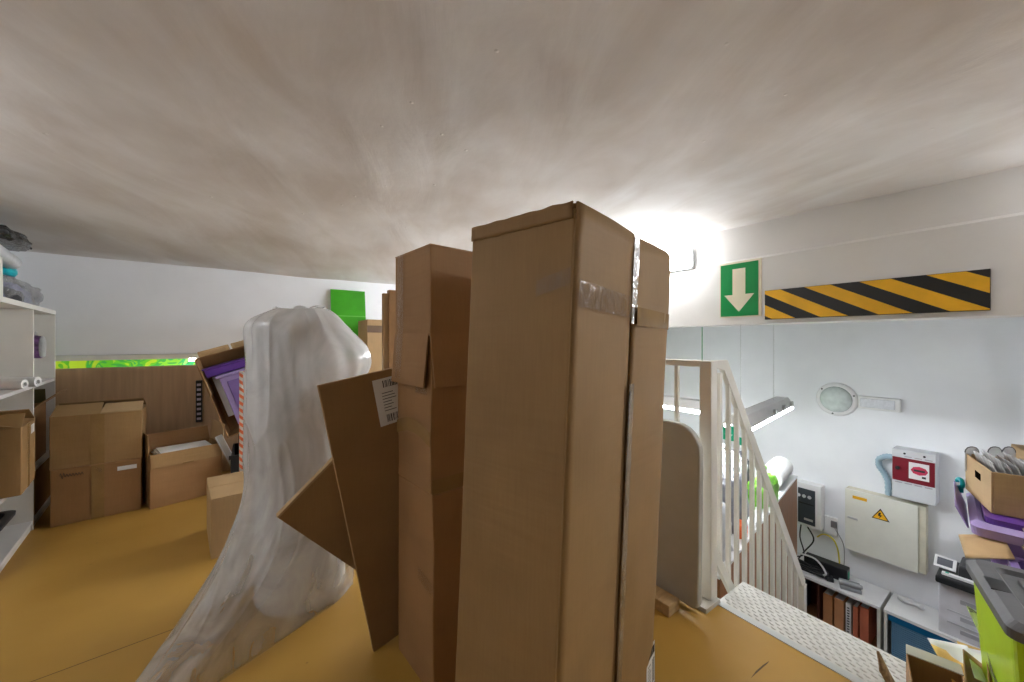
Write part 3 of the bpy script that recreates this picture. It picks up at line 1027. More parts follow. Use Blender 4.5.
open_body(0.30, 0.32, 0.24, 0.006).done('body', DARK_PLAST, t, bevel=0.003)
MB().box(-0.10, 0.0, -0.02, 0.06, 0.007, 0.26, Matrix.Rotation(R(8), 4, 'X')).done('contents', TERRACOTTA, t)
MB().box(0.02, 0.05, -0.04, 0.08, 0.007, 0.255).done('contents', PAPER, t)

# printer on the counter
py = at_x(938, 585, CF).y
pr = thing('office_printer', 'white and black office printer with a tilted touch screen on the counter', 'printer', (CF + 0.01, py - 0.46, CTZ))
MB().box(0, 0.38, 0, 0.46, 0.0, 0.44).done('body', mat('printer white', (0.66, 0.66, 0.70), 0.45), pr, bevel=0.01)
PG = mat('printer grey', (0.40, 0.40, 0.44), 0.5)
for z0 in (0.05, 0.16, 0.30):
    MB().box(-0.004, 0.001, 0.10, 0.34, z0, z0 + 0.035).done('drawer_grip', PG, pr, bevel=0.002)
MB().box(-0.006, 0.001, 0.05, 0.41, 0.115, 0.119).box(-0.006, 0.001, 0.05, 0.41, 0.215, 0.219).done('drawer_seam', PG, pr)
MB().box(-0.07, 0.375, -0.01, 0.47, 0.441, 0.50).done('scanner_bed', BLACK_PLAST, pr, bevel=0.012)
MB().box(0.02, 0.30, 0.10, 0.355, 0.501, 0.60).done('document_feeder', mat('feeder black', (0.03, 0.03, 0.033), 0.35), pr, bevel=0.02)
MB().prism([(0.10, 0.12, 0.60), (0.26, 0.12, 0.60), (0.34, 0.12, 0.74), (0.30, 0.12, 0.755)], (0, 0.21, 0)).done('paper_tray', GREY_PLAST, pr, bevel=0.006)
cp = MB().box(-0.02, 0.018, 0.25, 0.44, 0.501, 0.522).done('control_panel', WHITE_TOP, pr, bevel=0.004)
MB().box(-0.012, 0.01, 0.40, 0.42, 0.5225, 0.525).done('green_button', mat('green key', (0, 0.4, 0.25), 0.4), cp)
tm = Matrix.Translation((0.04, 0.365, 0.53)) @ Matrix.Rotation(R(-48), 4, 'Y')
tsn = MB().box(0.0, 0.10, 0.0, 0.125, 0.0, 0.015, tm).done('touch_screen', WHITE_TOP, pr, bevel=0.003)
MB().box(0.02, 0.085, 0.02, 0.108, 0.0155, 0.0165, tm).done('display', mat('dark display glass', (0.12, 0.125, 0.14), 0.15), tsn)
tag(MB().tube([(0, 0, 0), (0.02, 0.05, 0.004), (0.0, 0.11, 0.004), (0.03, 0.16, 0.004)], 0.018, 8).done('power_adapter', CABLE_W, smooth=True, loc=Vector((CF + 0.25, at_x(922, 592, CF + 0.2).y, CTZ + 0.018))), 'white power adapter lying on the counter under the electrical cabinet', 'adapter')

# electronics and cable tangle on the counter
p = at_z(845, 566, CTZ)
rt = thing('router', 'black network box with a green light, lying on the counter amid cables', 'electronics', (5.03, at_x(846, 566, 5.03).y, CTZ), R(3))
MB().box(-0.06, 0.06, -0.02, 0.34, 0.0, 0.13).done('housing', BLACK_PLAST, rt, bevel=0.008)
MB().box(-0.03, 0.03, -0.024, -0.0205, 0.03, 0.10).done('green_light', mat('green indicator', (0.0, 0.35, 0.2), 0.4), rt)
ph = thing('desk_phone', 'grey handset device on the counter edge below the black network box', 'electronics', (4.90, at_x(850, 585, 4.90).y, CTZ), R(20))
MB().prism([(-0.06, -0.08, 0), (0.06, -0.08, 0), (0.06, -0.08, 0.055), (-0.06, -0.08, 0.03)], (0, 0.16, 0)).done('base', mat('ash plastic', (0.27, 0.28, 0.29), 0.45), ph, bevel=0.006)
MB().box(-0.05, -0.01, -0.09, 0.09, 0.045, 0.075).done('handset', mat('ash plastic light', (0.36, 0.37, 0.38), 0.45), ph, bevel=0.01)


def cable(label, pts, r, m, n=6):
    o = Vector(pts[0])
    P = [Vector(p) - o for p in pts]
    q = []
    for i in range(len(P) - 1):       # Catmull-Rom
        a, b, c_, d = P[max(i - 1, 0)], P[i], P[i + 1], P[min(i + 2, len(P) - 1)]
        for k in range(n):
            t = k / n
            q.append(0.5 * ((2 * b) + (c_ - a) * t + (2 * a - 5 * b + 4 * c_ - d) * t * t + (3 * b - a - 3 * c_ + d) * t ** 3))
    q.append(P[-1])
    return tag(MB().tube(q, r, 6).done('cable', m, smooth=True, loc=o), label, 'cable', 'cables on the counter')


zt = CTZ + 0.012
ry = rt.location.y
cable('white cable arching over the counter in front of the black network box', [(4.98, ry + 0.52, zt + 0.02), (4.93, ry + 0.40, zt + 0.12), (4.90, ry + 0.22, zt + 0.15), (4.86, ry + 0.12, zt + 0.06), (4.87, ry + 0.2, zt), (4.88, ry + 0.3, zt)], 0.009, CABLE_W)
cable('black cable dropping from the meter box to the counter', [(5.14, ry + 0.42, -0.90), (5.14, ry + 0.43, -1.05), (5.10, ry + 0.38, -1.2), (5.05, ry + 0.44, zt + 0.02)], 0.007, BLACK_PLAST)
cable('second black cable dropping from the meter box, nearer the socket', [(5.14, ry + 0.36, -0.90), (5.13, ry + 0.30, -1.02), (5.12, ry + 0.38, -1.18), (5.03, ry + 0.42, zt)], 0.007, BLACK_PLAST)
cable('thin grey cord hanging from the socket plate to the counter', [tuple(so.location + Vector((-0.04, 0.02, 0.09))), tuple(so.location + Vector((-0.03, -0.05, -0.05))), tuple(so.location + Vector((-0.03, -0.06, -0.22))), (5.16, so.location.y - 0.05, zt)], 0.004, mat('grey cord', (0.3, 0.3, 0.32), 0.5))
cable('yellow cable looped against the far wall above the network box', [(5.17, ry + 0.28, -0.99), (5.16, ry + 0.22, -0.93), (5.16, ry + 0.14, -0.95), (5.17, ry + 0.10, -1.06), (5.16, ry + 0.08, zt)], 0.007, CABLE_Y)
for i in range(11):
    r2 = random.Random(50 + i)
    pts = []
    a0 = r2.uniform(0, 6)
    for k in range(7):
        a = a0 + k * 0.9
        pts.append((4.90 + 0.05 * math.cos(a) + r2.uniform(-0.02, 0.02), ry + 0.33 + 0.19 * math.sin(a) + r2.uniform(-0.05, 0.05), zt + 0.01 * (i % 4) + r2.uniform(0, 0.03)))
    cable('black cable coiled in the tangle left of the network box', pts, 0.009, BLACK_PLAST)
for i in range(3):
    r2 = random.Random(80 + i)
    pts = []
    for k in range(7):
        a = k * 1.0 + i
        pts.append((4.87 + 0.05 * math.cos(a), ry + 0.30 + 0.10 * math.sin(a) + 0.02 * i, zt - 0.004 + 0.006 * i))
    cable('thin white cable curled on the counter front edge', pts, 0.005, CABLE_W)
for i, (dx, dy, lb) in enumerate(((4.90, 0.10, 'small black adapter beside the grey handset device'), (4.90, 0.50, 'small black adapter deep in the cable tangle'))):
    t = thing('power_adapter', lb, 'adapter', (dx, ry + dy, CTZ), R(25))
    MB().box(-0.04, 0.04, -0.03, 0.03, 0, 0.04).done('body', BLACK_PLAST, t, bevel=0.006)
    MB().tube([(0.04, 0, 0.02), (0.07, 0, 0.015)], 0.005, 6).done('plug_lead', BLACK_PLAST, t)

# ------------------------------------------------------------------ tall brown cabinet beyond the stair
bc = thing('tall_cabinet', 'tall brown veneer cabinet below the handrail with wrapped bundles on top', 'cabinet', (2.26, 1.115, LOW), R(9.1))
CH = -0.19 - LOW
MB().box(0.0, 2.38, 0.0, 0.50, 0.08, CH - 0.02).done('carcass', WOOD_CAB, bc, bevel=0.003)
MB().box(-0.006, 2.386, -0.004, 0.505, CH - 0.02, CH).done('top_panel', WHITE_TOP, bc, bevel=0.002)
MB().box(0.03, 2.35, 0.03, 0.47, 0, 0.08).done('plinth', GREY_PLAST, bc)
rm = Matrix.Translation(bc.location) @ Matrix.Rotation(R(9.1), 4, 'Z')


def on_cab(x, y, z=0.0):
    return rm @ Vector((x, y, CH + z))


def bundle(name, label, cat, loc, rz, sx, sy, sz, m, seed, extra=None):
    t = thing(name, label, cat, loc, rz)
    MB().blob(sx, sy, sz, 0.22, seed, 2.6).done('wrap', m, t, smooth=True)
    if extra:
        extra(t)
    return t


def knot(m, x, z):
    def f(t):
        MB().tube([(x, 0, z - 0.02), (x + 0.01, 0.01, z + 0.03), (x + 0.05, 0.02, z + 0.06)], 0.02, 8, radii=[0.03, 0.012, 0.035]).done('knot', m, t, smooth=True)
    return f


bundle('wrapped_bundle', 'white plastic wrapped bundle nearest the guard post', 'bundle', on_cab(0.25, 0.25), R(10), 0.48, 0.44, 0.32, BAG_WHITE, 1, knot(BAG_WHITE, 0, 0.3))
bundle('wrapped_bundle', 'grey patterned plastic bundle behind the railing bars', 'bundle', on_cab(0.74, 0.26), R(10), 0.44, 0.40, 0.40, BAG_GREY, 2, knot(BAG_GREY, 0.05, 0.42))
bundle('wrapped_bundle', 'pale crinkled plastic bundle in the middle of the brown cabinet top', 'bundle', on_cab(1.24, 0.35), R(5), 0.38, 0.30, 0.42, BAG_WHITE, 3, knot(BAG_WHITE, -0.05, 0.4))
bundle('plastic_bag', 'bright green plastic bag on the brown cabinet top', 'bag', on_cab(1.34, 0.075), R(0), 0.44, 0.13, 0.24, BAG_GREEN, 4, knot(BAG_GREEN, 0, 0.24))
bundle('wrapped_bundle', 'orange wrapped packet low beside the white bundle', 'packet', on_cab(0.62, 0.045, 0.0), R(20), 0.16, 0.07, 0.09, ORANGE, 5)
bundle('wrapped_bundle', 'charcoal packet at the far rear of the brown cabinet top', 'packet', on_cab(1.68, 0.38), R(9), 0.36, 0.2, 0.30, TEXTILE_D, 6)
t = thing('paper_roll', 'thick white roll lying on the far end of the brown cabinet top', 'roll', on_cab(1.74, 0.11, 0.0), R(9))
rm2 = Matrix.Translation((0.0, 0, 0.101)) @ Matrix.Rotation(R(90), 4, 'Y')
MB().lathe([(0.10, 0.0), (0.10, 0.50), (0.066, 0.50), (0.064, 0.44), (0.001, 0.44)], 28, rm2).done('roll_sheet', PAPER, t, smooth=False)
MB().lathe([(0.063, 0.30), (0.063, 0.39), (0.055, 0.39), (0.053, 0.35), (0.001, 0.35)], 20, rm2).done('core', KRAFT2, t)
t = tag(MB().box(-0.17, 0.17, -0.02, 0.02, 0, 0.035).done('white_batten', WHITE_TOP, bevel=0.003, loc=on_cab(1.0, 0.03, 0.0), rz=R(22)), 'short white batten on the brown cabinet edge under the green bag', 'batten')

# ------------------------------------------------------------------ big central carton
ang = R(16.1)
tc_ = thing('tall_carton', 'tallest long cardboard carton standing on end in the middle, taped seam on its right', 'cardboard box', (0.789, 0.785, 0), ang)
L, W, H = 0.62, 0.297, 1.486
shr = (0.02, -0.036)
pv = 1.3
MB().soft_box(L, W, H - 0.012, 12, 0.0015, 3, shr, pv).done('body', KRAFT, tc_, bevel=0.004)


def sh(p):
    return Vector((p[0] + shr[0] * (p[2] - pv), p[1] + shr[1] * (p[2] - pv), p[2]))


# two long flaps meeting at the taped seam on the broad side
mb = MB()
mb.grid(lambda u, v: sh((-L / 2 - 0.001 + u * 0.301, -W / 2 - 0.0015 - 0.004 * math.sin(u * math.pi) - (0.003 if v > 0.97 else 0), 0.004 + v * (H - 0.006))), 10, 40)
o = mb.done('long_flap', KRAFT, tc_, smooth=True)
s_ = o.modifiers.new('thick', 'SOLIDIFY'); s_.thickness = 0.005; s_.offset = 0


def curved(u, v):
    x = -L / 2 + 0.308 + u * (L - 0.308 + 0.004)
    b = 0.010 * math.sin(u * math.pi * 0.8) + 0.004
    if u > 0.86:
        b -= 0.05 * ((u - 0.86) / 0.14) ** 2
    top = H - 0.008 - 0.05 * max(0, (u - 0.75) / 0.25) ** 2
    return sh((x, -W / 2 - 0.002 - b + (0.004 * noise.noise(Vector((u * 3, v * 5, 2)))), 0.004 + v * (top - 0.004)))


o = MB().grid(curved, 14, 40).done('long_flap', KRAFT, tc_, smooth=True)
s_ = o.modifiers.new('thick', 'SOLIDIFY'); s_.thickness = 0.005; s_.offset = 0
# crumpled end flaps folded over the top
r3 = random.Random(5)


def lip(u, v):
    y = -W / 2 + 0.004 + u * (W - 0.006)
    z = H - 0.034 + v * 0.034 + 0.003 * noise.noise(Vector((u * 9, v * 4, 1)))
    return sh((-L / 2 - 0.003 - 0.002 * abs(noise.noise(Vector((u * 14, v * 6, 8)))), y, z))


o = MB().grid(lip, 24, 4).done('end_flap', KRAFT4, tc_, smooth=True)
s_ = o.modifiers.new('thick', 'SOLIDIFY'); s_.thickness = 0.004; s_.offset = 0
mb = MB()
for sgn, ya, yb in ((0, -W / 2, -0.003), (1, 0.003, W / 2)):
    a = sh((-L / 2, ya, H - 0.012)); b_ = sh((L / 2, yb, H - 0.012))
    mb.box(a.x, b_.x, a.y, b_.y, H - 0.012, H - 0.003)
mb.done('top_flap', KRAFT, tc_, bevel=0.003)
# clear and brown tape
mb = MB()
mb.grid(lambda u, v: sh((-L / 2 + 0.288 + u * 0.036, -W / 2 - 0.0135 - 0.002 * noise.noise(Vector((u * 2, v * 30, 0))), H - 0.005 - v * 0.235)), 4, 60)
mb.grid(lambda u, v: sh((-L / 2 + 0.290 + u * 0.032, -W / 2 - 0.0150 - 0.003 * abs(noise.noise(Vector((u * 2, v * 60, 0)))), H - 0.40 - v * 1.05)), 3, 120)
mb.done('seam_tape', film('milky seam tape', (0.60, 0.48, 0.33), 0.55, 0.2, 0.3, 16), tc_, smooth=True)
mb = MB()
mb.grid(lambda u, v: sh((-L / 2 + 0.003 + u * 0.29, -W / 2 - 0.0142 - 0.003 * abs(noise.noise(Vector((u * 12, v * 3, 0)))), H - 0.215 + v * 0.055 - u * 0.012)), 30, 5)
mb.grid(lambda u, v: sh((-L / 2 - 0.0075 - 0.002 * abs(noise.noise(Vector((u * 8, v * 3, 0)))), -W / 2 + u * 0.085, H - 0.17 + v * 0.035 - u * 0.02)), 16, 5)
mb.done('cross_tape', TAPE_CLEAR, tc_, smooth=True)
MB().grid(lambda u, v: sh((-L / 2 + 0.315 + u * 0.27, -W / 2 - 0.0190 - 0.001 * abs(noise.noise(Vector((u * 20, v * 6, 3)))) - (0.002 if 0.2 < u < 0.8 else 0), H - 0.245 + v * 0.05 - u * 0.005)), 24, 4).done('brown_tape', TAPE_BROWN, tc_, smooth=True)
MB().prism([sh((-L / 2 + 0.303, -W / 2 - 0.0098, z)) for z in (1.08, 0.82)] + [sh((-L / 2 + 0.309, -W / 2 - 0.0098, z)) for z in (0.83, 1.08)], (0, -0.001, 0)).done('seam_gap_shade', HOLE_SHADE, tc_)  # black strip painting the dark inside the seam
sticker(tc_, sh((-L / 2 + 0.525, -W / 2 - 0.0205, 0.05)), (1, 0, 0), (0, 0, 1), (0, -1, 0), 0.075, 0.17)

# ------------------------------------------------------------------ column of cartons beside it
sa = R(6.7)
sx_, sy_ = 0.638, 1.334
lo = thing('cardboard_carton', 'square brown carton at the foot of the column left of the tallest carton', 'cardboard box', (sx_ + 0.006, sy_ - 0.004, 0), sa, 'cartons stacked beside the tallest carton')
MB().soft_box(0.342, 0.270, 0.68, 9, 0.006, 11).done('body', KRAFT3, lo, bevel=0.005)
for zz in (0.34,):
    MB().grid(lambda u, v: Vector((-0.1755 - 0.002 * abs(noise.noise(Vector((u * 9, v, 0)))), -0.136 + u * 0.10, zz + v * 0.045 + 0.02 * u)), 12, 3).done('tape', TAPE_CLEAR, lo, smooth=True)
mi = thing('cardboard_carton', 'taped reddish brown carton in the middle of the column, under the capping carton', 'cardboard box', (sx_, sy_, 0.681), sa, 'cartons stacked beside the tallest carton')
MB().soft_box(0.335, 0.262, 0.535, 9, 0.005, 12).done('body', KRAFT3, mi, bevel=0.005)
MB().grid(lambda u, v: Vector((-0.1715 - 0.002 * abs(noise.noise(Vector((u * 9, v, 0)))), -0.131 + u * 0.26, 0.16 + v * 0.05 + 0.03 * math.sin(u * 3))), 20, 3).grid(lambda u, v: Vector((-0.166 + u * 0.18, -0.1345 - 0.002 * abs(noise.noise(Vector((u * 9, v, 2)))), 0.0 + v * 0.05)), 20, 3).done('tape', TAPE_BROWN, mi, smooth=True)
MB().grid(lambda u, v: Vector((-0.1712 - 0.004 * abs(noise.noise(Vector((u * 14, v * 5, 7)))), -0.11 + u * 0.09, 0.335 + v * 0.03)), 12, 4).done('torn_tape', TAPE_CLEAR, mi, smooth=True)
tp = thing('cardboard_carton', 'upturned carton capping the column, its flaps hanging down', 'cardboard box', (sx_, sy_, 1.2165), sa, 'cartons stacked beside the tallest carton')
CL, CW, CHh = 0.350, 0.277, 0.306
MB().soft_box(CL, CW, CHh, 9, 0.003, 13).done('body', KRAFT3, tp, bevel=0.004)
sp = 0.03
flap(tp, (-CL / 2 - 0.001, CW / 2, 0.012), (0, -1, 0), (-0.09, 0, -1), CW * 0.95, 0.185, m=KRAFT3)
flap(tp, (-CL / 2, -CW / 2 - 0.001, 0.012), (1, 0, 0), (0, -0.12, -1), CL, 0.185, m=KRAFT3)
flap(tp, (CL / 2 + 0.001, -CW / 2, 0.012), (0, 1, 0), (0.05, 0, -1), CW, 0.185, m=KRAFT3)
flap(tp, (CL / 2, CW / 2 + 0.001, 0.012), (-1, 0, 0), (0, 0.04, -1), CL, 0.185, m=KRAFT3)
MB().grid(lambda u, v: Vector((-CL / 2 - 0.006 - (0.012 * max(0, (v - 0.6) / 0.4)), 0.055 + u * 0.05, CHh - v * 0.46)), 3, 30).done('tape', TAPE_CLEAR, tp, smooth=True)
MB().box(-CL / 2, CL / 2, -CW / 2, -0.001, CHh, CHh + 0.003).box(-CL / 2, CL / 2, 0.001, CW / 2, CHh, CHh + 0.003).done('seam_panel', KRAFT3, tp)

# leaning flat carton with the shipping label
fb = thing('flat_carton', 'tall flat cardboard carton with a shipping label leaning beside the column', 'cardboard sheet', (0.376, 1.482, 0), R(4.5))
T = Matrix.Rotation(R(10.6), 4, 'Y').inverted()
MB().box(0.0, 0.34, 0.0, 0.02, 0, 1.06, T).done('board', KRAFT4, fb, bevel=0.002)
e1, e2 = (T @ Vector((1, 0, 0))), (T @ Vector((0, 0, 1)))
sticker(fb, e1 * 0.185 + e2 * 0.845 + Vector((0, -0.0005, 0)), e1, e2, (0, -1, 0), 0.15, 0.185)
# small tilted board behind it
tb = thing('cardboard_sheet', 'small cardboard sheet poking out cornerwise in front of the plastic roll', 'cardboard sheet', (0.59, 1.60, 0), 0)
d2 = Vector((0.685, 0, -0.728)); d1 = Vector((0.728, 0, 0.685))
q0 = Vector((0, 0, 0)) - d2 * 0.76
MB().prism([q0, q0 + d1 * 0.36, d1 * 0.36, Vector((0, 0, 0))], (0, 0.016, 0)).done('board', KRAFT4, tb, bevel=0.001)
MB().prism([q0, q0 + d1 * 0.36, q0 + d1 * 0.36 + Vector((0, 0.034, 0)), q0 + Vector((0, 0.034, 0))], -d2 * 0.008).done('cut_edge', KRAFT2, tb)

# ------------------------------------------------------------------ foam roll in loose plastic film
RC = Vector((0.185, 2.05, 0))
toe = Vector((-0.17 * K - 0.6 * S, 0.17 * S - 0.6 * K, 0))       # where the loose film trails to on the floor
pw = thing('plastic_wrapped_roll', 'upright white foam roll in loose milky plastic film trailing over the floor', 'wrapped roll', RC)
MB().lathe([(0.001, 0.0), (0.182, 0.0), (0.19, 0.02), (0.19, 1.26), (0.175, 1.285), (0.05, 1.285), (0.045, 1.25), (0.001, 1.25)], 48).done('foam_roll', ROLL_FOAM, pw, smooth=False)


def film_pt(u, v):
    a = u * 2 * math.pi
    z = 1.345 * (1 - v) + 0.004 if v < 1 else 0.004
    k = max(0.0, 1 - z / 0.65) ** 2.3
    dirv = Vector((math.cos(a), math.sin(a), 0))
    r0 = 0.222
    # pleats near the top
    top = max(0, (z - 0.9) / 0.45)
    r0 += 0.006 * math.sin(a * 9 + 3 * math.sin(z * 3) + 4 * noise.noise(Vector((z * 2, 3, a)))) * (0.15 + 1.3 * top) + 0.012 * noise.noise(Vector((dirv.x * 3, dirv.y * 3, z * 3)))
    r0 += 0.007 * noise.noise(Vector((dirv.x * 6 + z * 2.5, dirv.y * 6, z * 2.0)))
    rdg = 1 - abs(noise.noise(Vector((dirv.x * 2.2 + z * 0.9, dirv.y * 2.2 - z * 0.5, z * 1.3)))) * 2
    r0 += 0.010 * max(0, rdg) ** 8
    # puffed out flap of film on the right hand side
    right = Vector((K, -S, 0)).dot(dirv)
    if right > 0.4:
        r0 += 0.10 * ((right - 0.4) / 0.6) * math.exp(-((z - 1.10) / 0.13) ** 2)
    # hull of the round roll and the trailing toe
    rt_ = 0.09 + 0.015 * math.sin(a * 7 + z * 9)
    td = toe.normalized()
    f = dirv.dot(td)
    s = max(0.0, min(1.0, (f + 0.15) / 0.45))
    s = s * s * (3 - 2 * s)
    p1 = dirv * r0
    p2 = toe * k + dirv * (r0 * (1 - k) + rt_ * k)
    p = p1.lerp(p2, s)
    zc = 1.24 - 0.09 * max(0, right)
    if z > zc:
        q = (z - zc) / (1.35 - zc)
        sc_ = math.sqrt(max(0.0, 1 - min(1, q) ** 2 * 0.75))
        p *= sc_
    zz = z + 0.014 * noise.noise(Vector((p.x * 9, p.y * 9, 5))) * min(1, top + 0.001)
    if z < 0.02:
        zz = 0.003
    return Vector((p.x, p.y, zz))


MB().grid(film_pt, 260, 170, wrap=True).done('film_wrap', FILM_WRAP, pw, smooth=True)


def film_cap(u, v):
    a = u * 2 * math.pi
    p = film_pt(u, 0.0)
    r = 1 - v * 0.97
    dz = 0.012 * math.sin(a * 6 + v * 6) * (1 - v) + 0.02 * noise.noise(Vector((p.x * r * 12, p.y * r * 12, 3)))
    return Vector((p.x * r, p.y * r, p.z + dz - 0.02 * v))


MB().grid(film_cap, 260, 14, wrap=True).done('film_top', FILM_WRAP, pw, smooth=True)
# small printed tag on the film
po = (at_z(233, 432, 0.0) - at_z(233, 432, 0.0))

# ------------------------------------------------------------------ back row of cartons (left)
pA, pB = at_z(50, 527, 0), at_z(141, 508, 0)
ex = (pB - pA).normalized(); ra = math.atan2(ex.y, ex.x)
Lw = (pB - pA).length
ey = Vector((-ex.y, ex.x, 0))
ctr = pA + ex * Lw / 2 + ey * 0.17
t1 = closed_carton('lower carton of the pair by the bookcase, with scribbled writing and a white label', ctr, ra, Lw, 0.34, 0.366, KRAFT3, 21, tape=False)
sticker(t1, (Lw * 0.22, -0.1735, 0.30), (1, 0, 0), (0, 0, 1), (0, -1, 0), 0.095, 0.028, bars=False)
pts = []
for k in range(40):
    pts.append((-Lw * 0.40 + k * 0.0026, -0.1745, 0.322 + 0.016 * math.sin(k * 1.25) * (1.2 if k < 8 else 0.6)))
MB().tube(pts, 0.0012, 5).done('handwriting', INK, t1)
MB().box(-0.03, 0.03, -0.1738, -0.1728, 0.0, 0.36).done('tape', TAPE_BROWN, t1)
mb = MB()
mb.grid(lambda u, v: Vector((-0.012 + 0.03 * u, -0.1748, 0.325 + 0.028 * v - 0.02 * u)), 6, 4).done('torn_tape', TAPE_CLEAR, t1)
t2 = thing('cardboard_carton', 'upper carton of the pair by the bookcase, its top flaps sprung open', 'cardboard box', ctr + Vector((0.0, 0.0, 0.3665)), ra)
MB().soft_box(Lw + 0.01, 0.33, 0.338, 8, 0.004, 22).done('body', KRAFT, t2, bevel=0.004)
hl = (Lw + 0.01) / 2
flap(t2, (-hl, -0.165, 0.336), (1, 0, 0), (0, 1, 0.36), hl * 1.05, 0.17, m=KRAFT, seed=3)
flap(t2, (0.012, -0.165, 0.340), (1, 0, 0), (0, 1, 0.26), hl - 0.012, 0.17, m=KRAFT2, seed=4)
flap(t2, (hl, 0.165, 0.340), (-1, 0, 0), (0, -1, 0.45), 2 * hl, 0.15, m=KRAFT, seed=5)
MB().box(-0.035, 0.03, -0.1685, -0.1672, 0.0, 0.336).done('tape', TAPE_BROWN, t2)

# open carton of papers
pA, pB = at_z(150, 509, 0), at_z(222, 490, 0)
ex = (pB - pA).normalized(); ra = math.atan2(ex.y, ex.x); Lw = (pB - pA).length; ey = Vector((-ex.y, ex.x, 0))
ctr = pA + ex * Lw / 2 + ey * 0.16
t3 = thing('open_carton', 'open carton full of white papers right of the stacked pair', 'cardboard box', ctr, ra)
open_body(Lw, 0.32, 0.385).done('body', KRAFT3, t3, bevel=0.003)
flap(t3, (-Lw / 2, 0.16, 0.383), (0, -1, 0), (-0.02, 0, 1), 0.30, 0.14, m=KRAFT4)
flap(t3, (Lw / 2, -0.16, 0.383), (0, 1, 0), (0.12, 0.05, 1), 0.31, 0.15, m=KRAFT2)
flap(t3, (Lw / 2, 0.16, 0.383), (-1, 0, 0), (0, 0.30, 1), Lw, 0.10, m=KRAFT3)
flap(t3, (-Lw / 2, -0.1605, 0.386), (1, 0, 0), (0, -0.08, -1), Lw, 0.10, m=KRAFT)
MB().box(-0.03, 0.03, -0.178, -0.172, 0.288, 0.294).done('tape', TAPE_BROWN, t3)
for i in range(8):
    o = tag(MB().box(-0.15, 0.15, -0.105, 0.105, 0, 0.009).done('paper_sheaf', PAPER, bevel=0.001, loc=ctr + Vector((0.01 * math.sin(i * 2), 0.01 * math.cos(i), 0.300 + i * 0.0095)), rz=ra + 0.07 * math.sin(i * 1.7)), 'sheaf of white paper stacked in the open carton', 'paper', 'papers in the open carton')
tag(MB().box(-0.17, 0.17, -0.14, 0.14, 0, 0.292).done('paper_ream', KRAFT4, loc=ctr + Vector((0, 0, 0.0067)), rz=ra), 'brown packed block filling the open carton below its papers', 'packet')

# small low carton behind the film
t4c = Vector(at_z(211, 559, 0))
cdir = Vector((0.746 * K + 0.666 * S, -0.746 * S + 0.666 * K, 0)); ra = math.atan2(cdir.y, cdir.x); ey = Vector((-cdir.y, cdir.x, 0))
t4 = closed_carton('small low carton behind the trailing plastic film', t4c + cdir * 0.18 + ey * 0.22, ra, 0.36, 0.44, 0.33, KRAFT2, 31, tape=False)

# bracket strip hanging on the parapet
p = at_y(199, 402, 4.30)
sk = thing('socket_strip', 'narrow black socket strip with white outlets fixed on the veneer panel', 'power strip', (p.x, 4.329, p.z - 0.17))
MB().box(-0.022, 0.022, -0.035, 0, 0, 0.37).done('housing', BLACK_PLAST, sk, bevel=0.004)
for k in range(8):
    MB().box(-0.014, 0.014, -0.038, -0.0352, 0.022 + k * 0.043, 0.042 + k * 0.043).done('outlet', mat('pale outlet', (0.55, 0.5, 0.6), 0.4), sk)

# tilted carton with purple trays
tcn = thing('open_carton', 'big open carton lying tilted on its side, purple trays inside', 'cardboard box', (0.05, 4.02, 0.50))
TT = Matrix.Rotation(R(18), 4, 'Y').inverted()
OW, OH, OD = 0.66, 0.66, 0.24
mb = MB()
x0 = -0.25
mb.box(x0, x0 + 0.008, -OD, 0.02, 0, OH, TT)
mb.box(x0 + OW - 0.008, x0 + OW, -OD, 0.02, 0, OH, TT)
mb.box(x0, x0 + OW, -OD, 0.02, -0.008, 0.0, TT)
mb.box(x0, x0 + OW, -OD, 0.02, OH, OH + 0.008, TT)
mb.box(x0, x0 + OW, 0.02, 0.028, -0.008, OH + 0.008, TT)
mb.done('body', KRAFT3, tcn)
e1, e2 = TT @ Vector((1, 0, 0)), TT @ Vector((0, 0, 1))


def tilt_thing(name, label, cat, boxes, mats, names):
    t = thing(name, label, cat, tcn.location)
    for (b, m, n) in zip(boxes, mats, names):
        MB().box(*b, TT).done(n, m, t, bevel=0.006)
    return t


tilt_thing('plastic_tray', 'deep purple plastic tray uppermost in the tilted carton', 'tray', [(-0.22, 0.30, -0.26, 0.0, 0.50, 0.56), (-0.23, 0.31, -0.27, 0.01, 0.561, 0.575)], [PURPLE_D, PURPLE_D], ['body', 'rim'])
tilt_thing('plastic_tray', 'large lilac plastic tray standing at the front of the tilted carton', 'tray', [(-0.15, 0.28, -0.262, -0.16, 0.07, 0.47), (-0.17, 0.30, -0.285, -0.15, 0.471, 0.495), (-0.11, 0.24, -0.268, -0.2625, 0.11, 0.43), (0.0, 0.07, -0.2715, -0.2685, 0.14, 0.23)], [LILAC, LILAC, PURPLE, KRAFT2], ['body', 'rim', 'recess', 'paper_tag'])
tilt_thing('document_sleeve', 'white sheet standing behind the lilac tray in the tilted carton', 'paper', [(-0.20, -0.02, -0.145, -0.14, 0.14, 0.49)], [PAPER], ['sheet'])
tilt_thing('cardboard_piece', 'pale card piece tucked at the upper left of the tilted carton', 'cardboard', [(-0.240, -0.232, -0.262, -0.05, 0.36, 0.58)], [KRAFT2], ['sheet'])
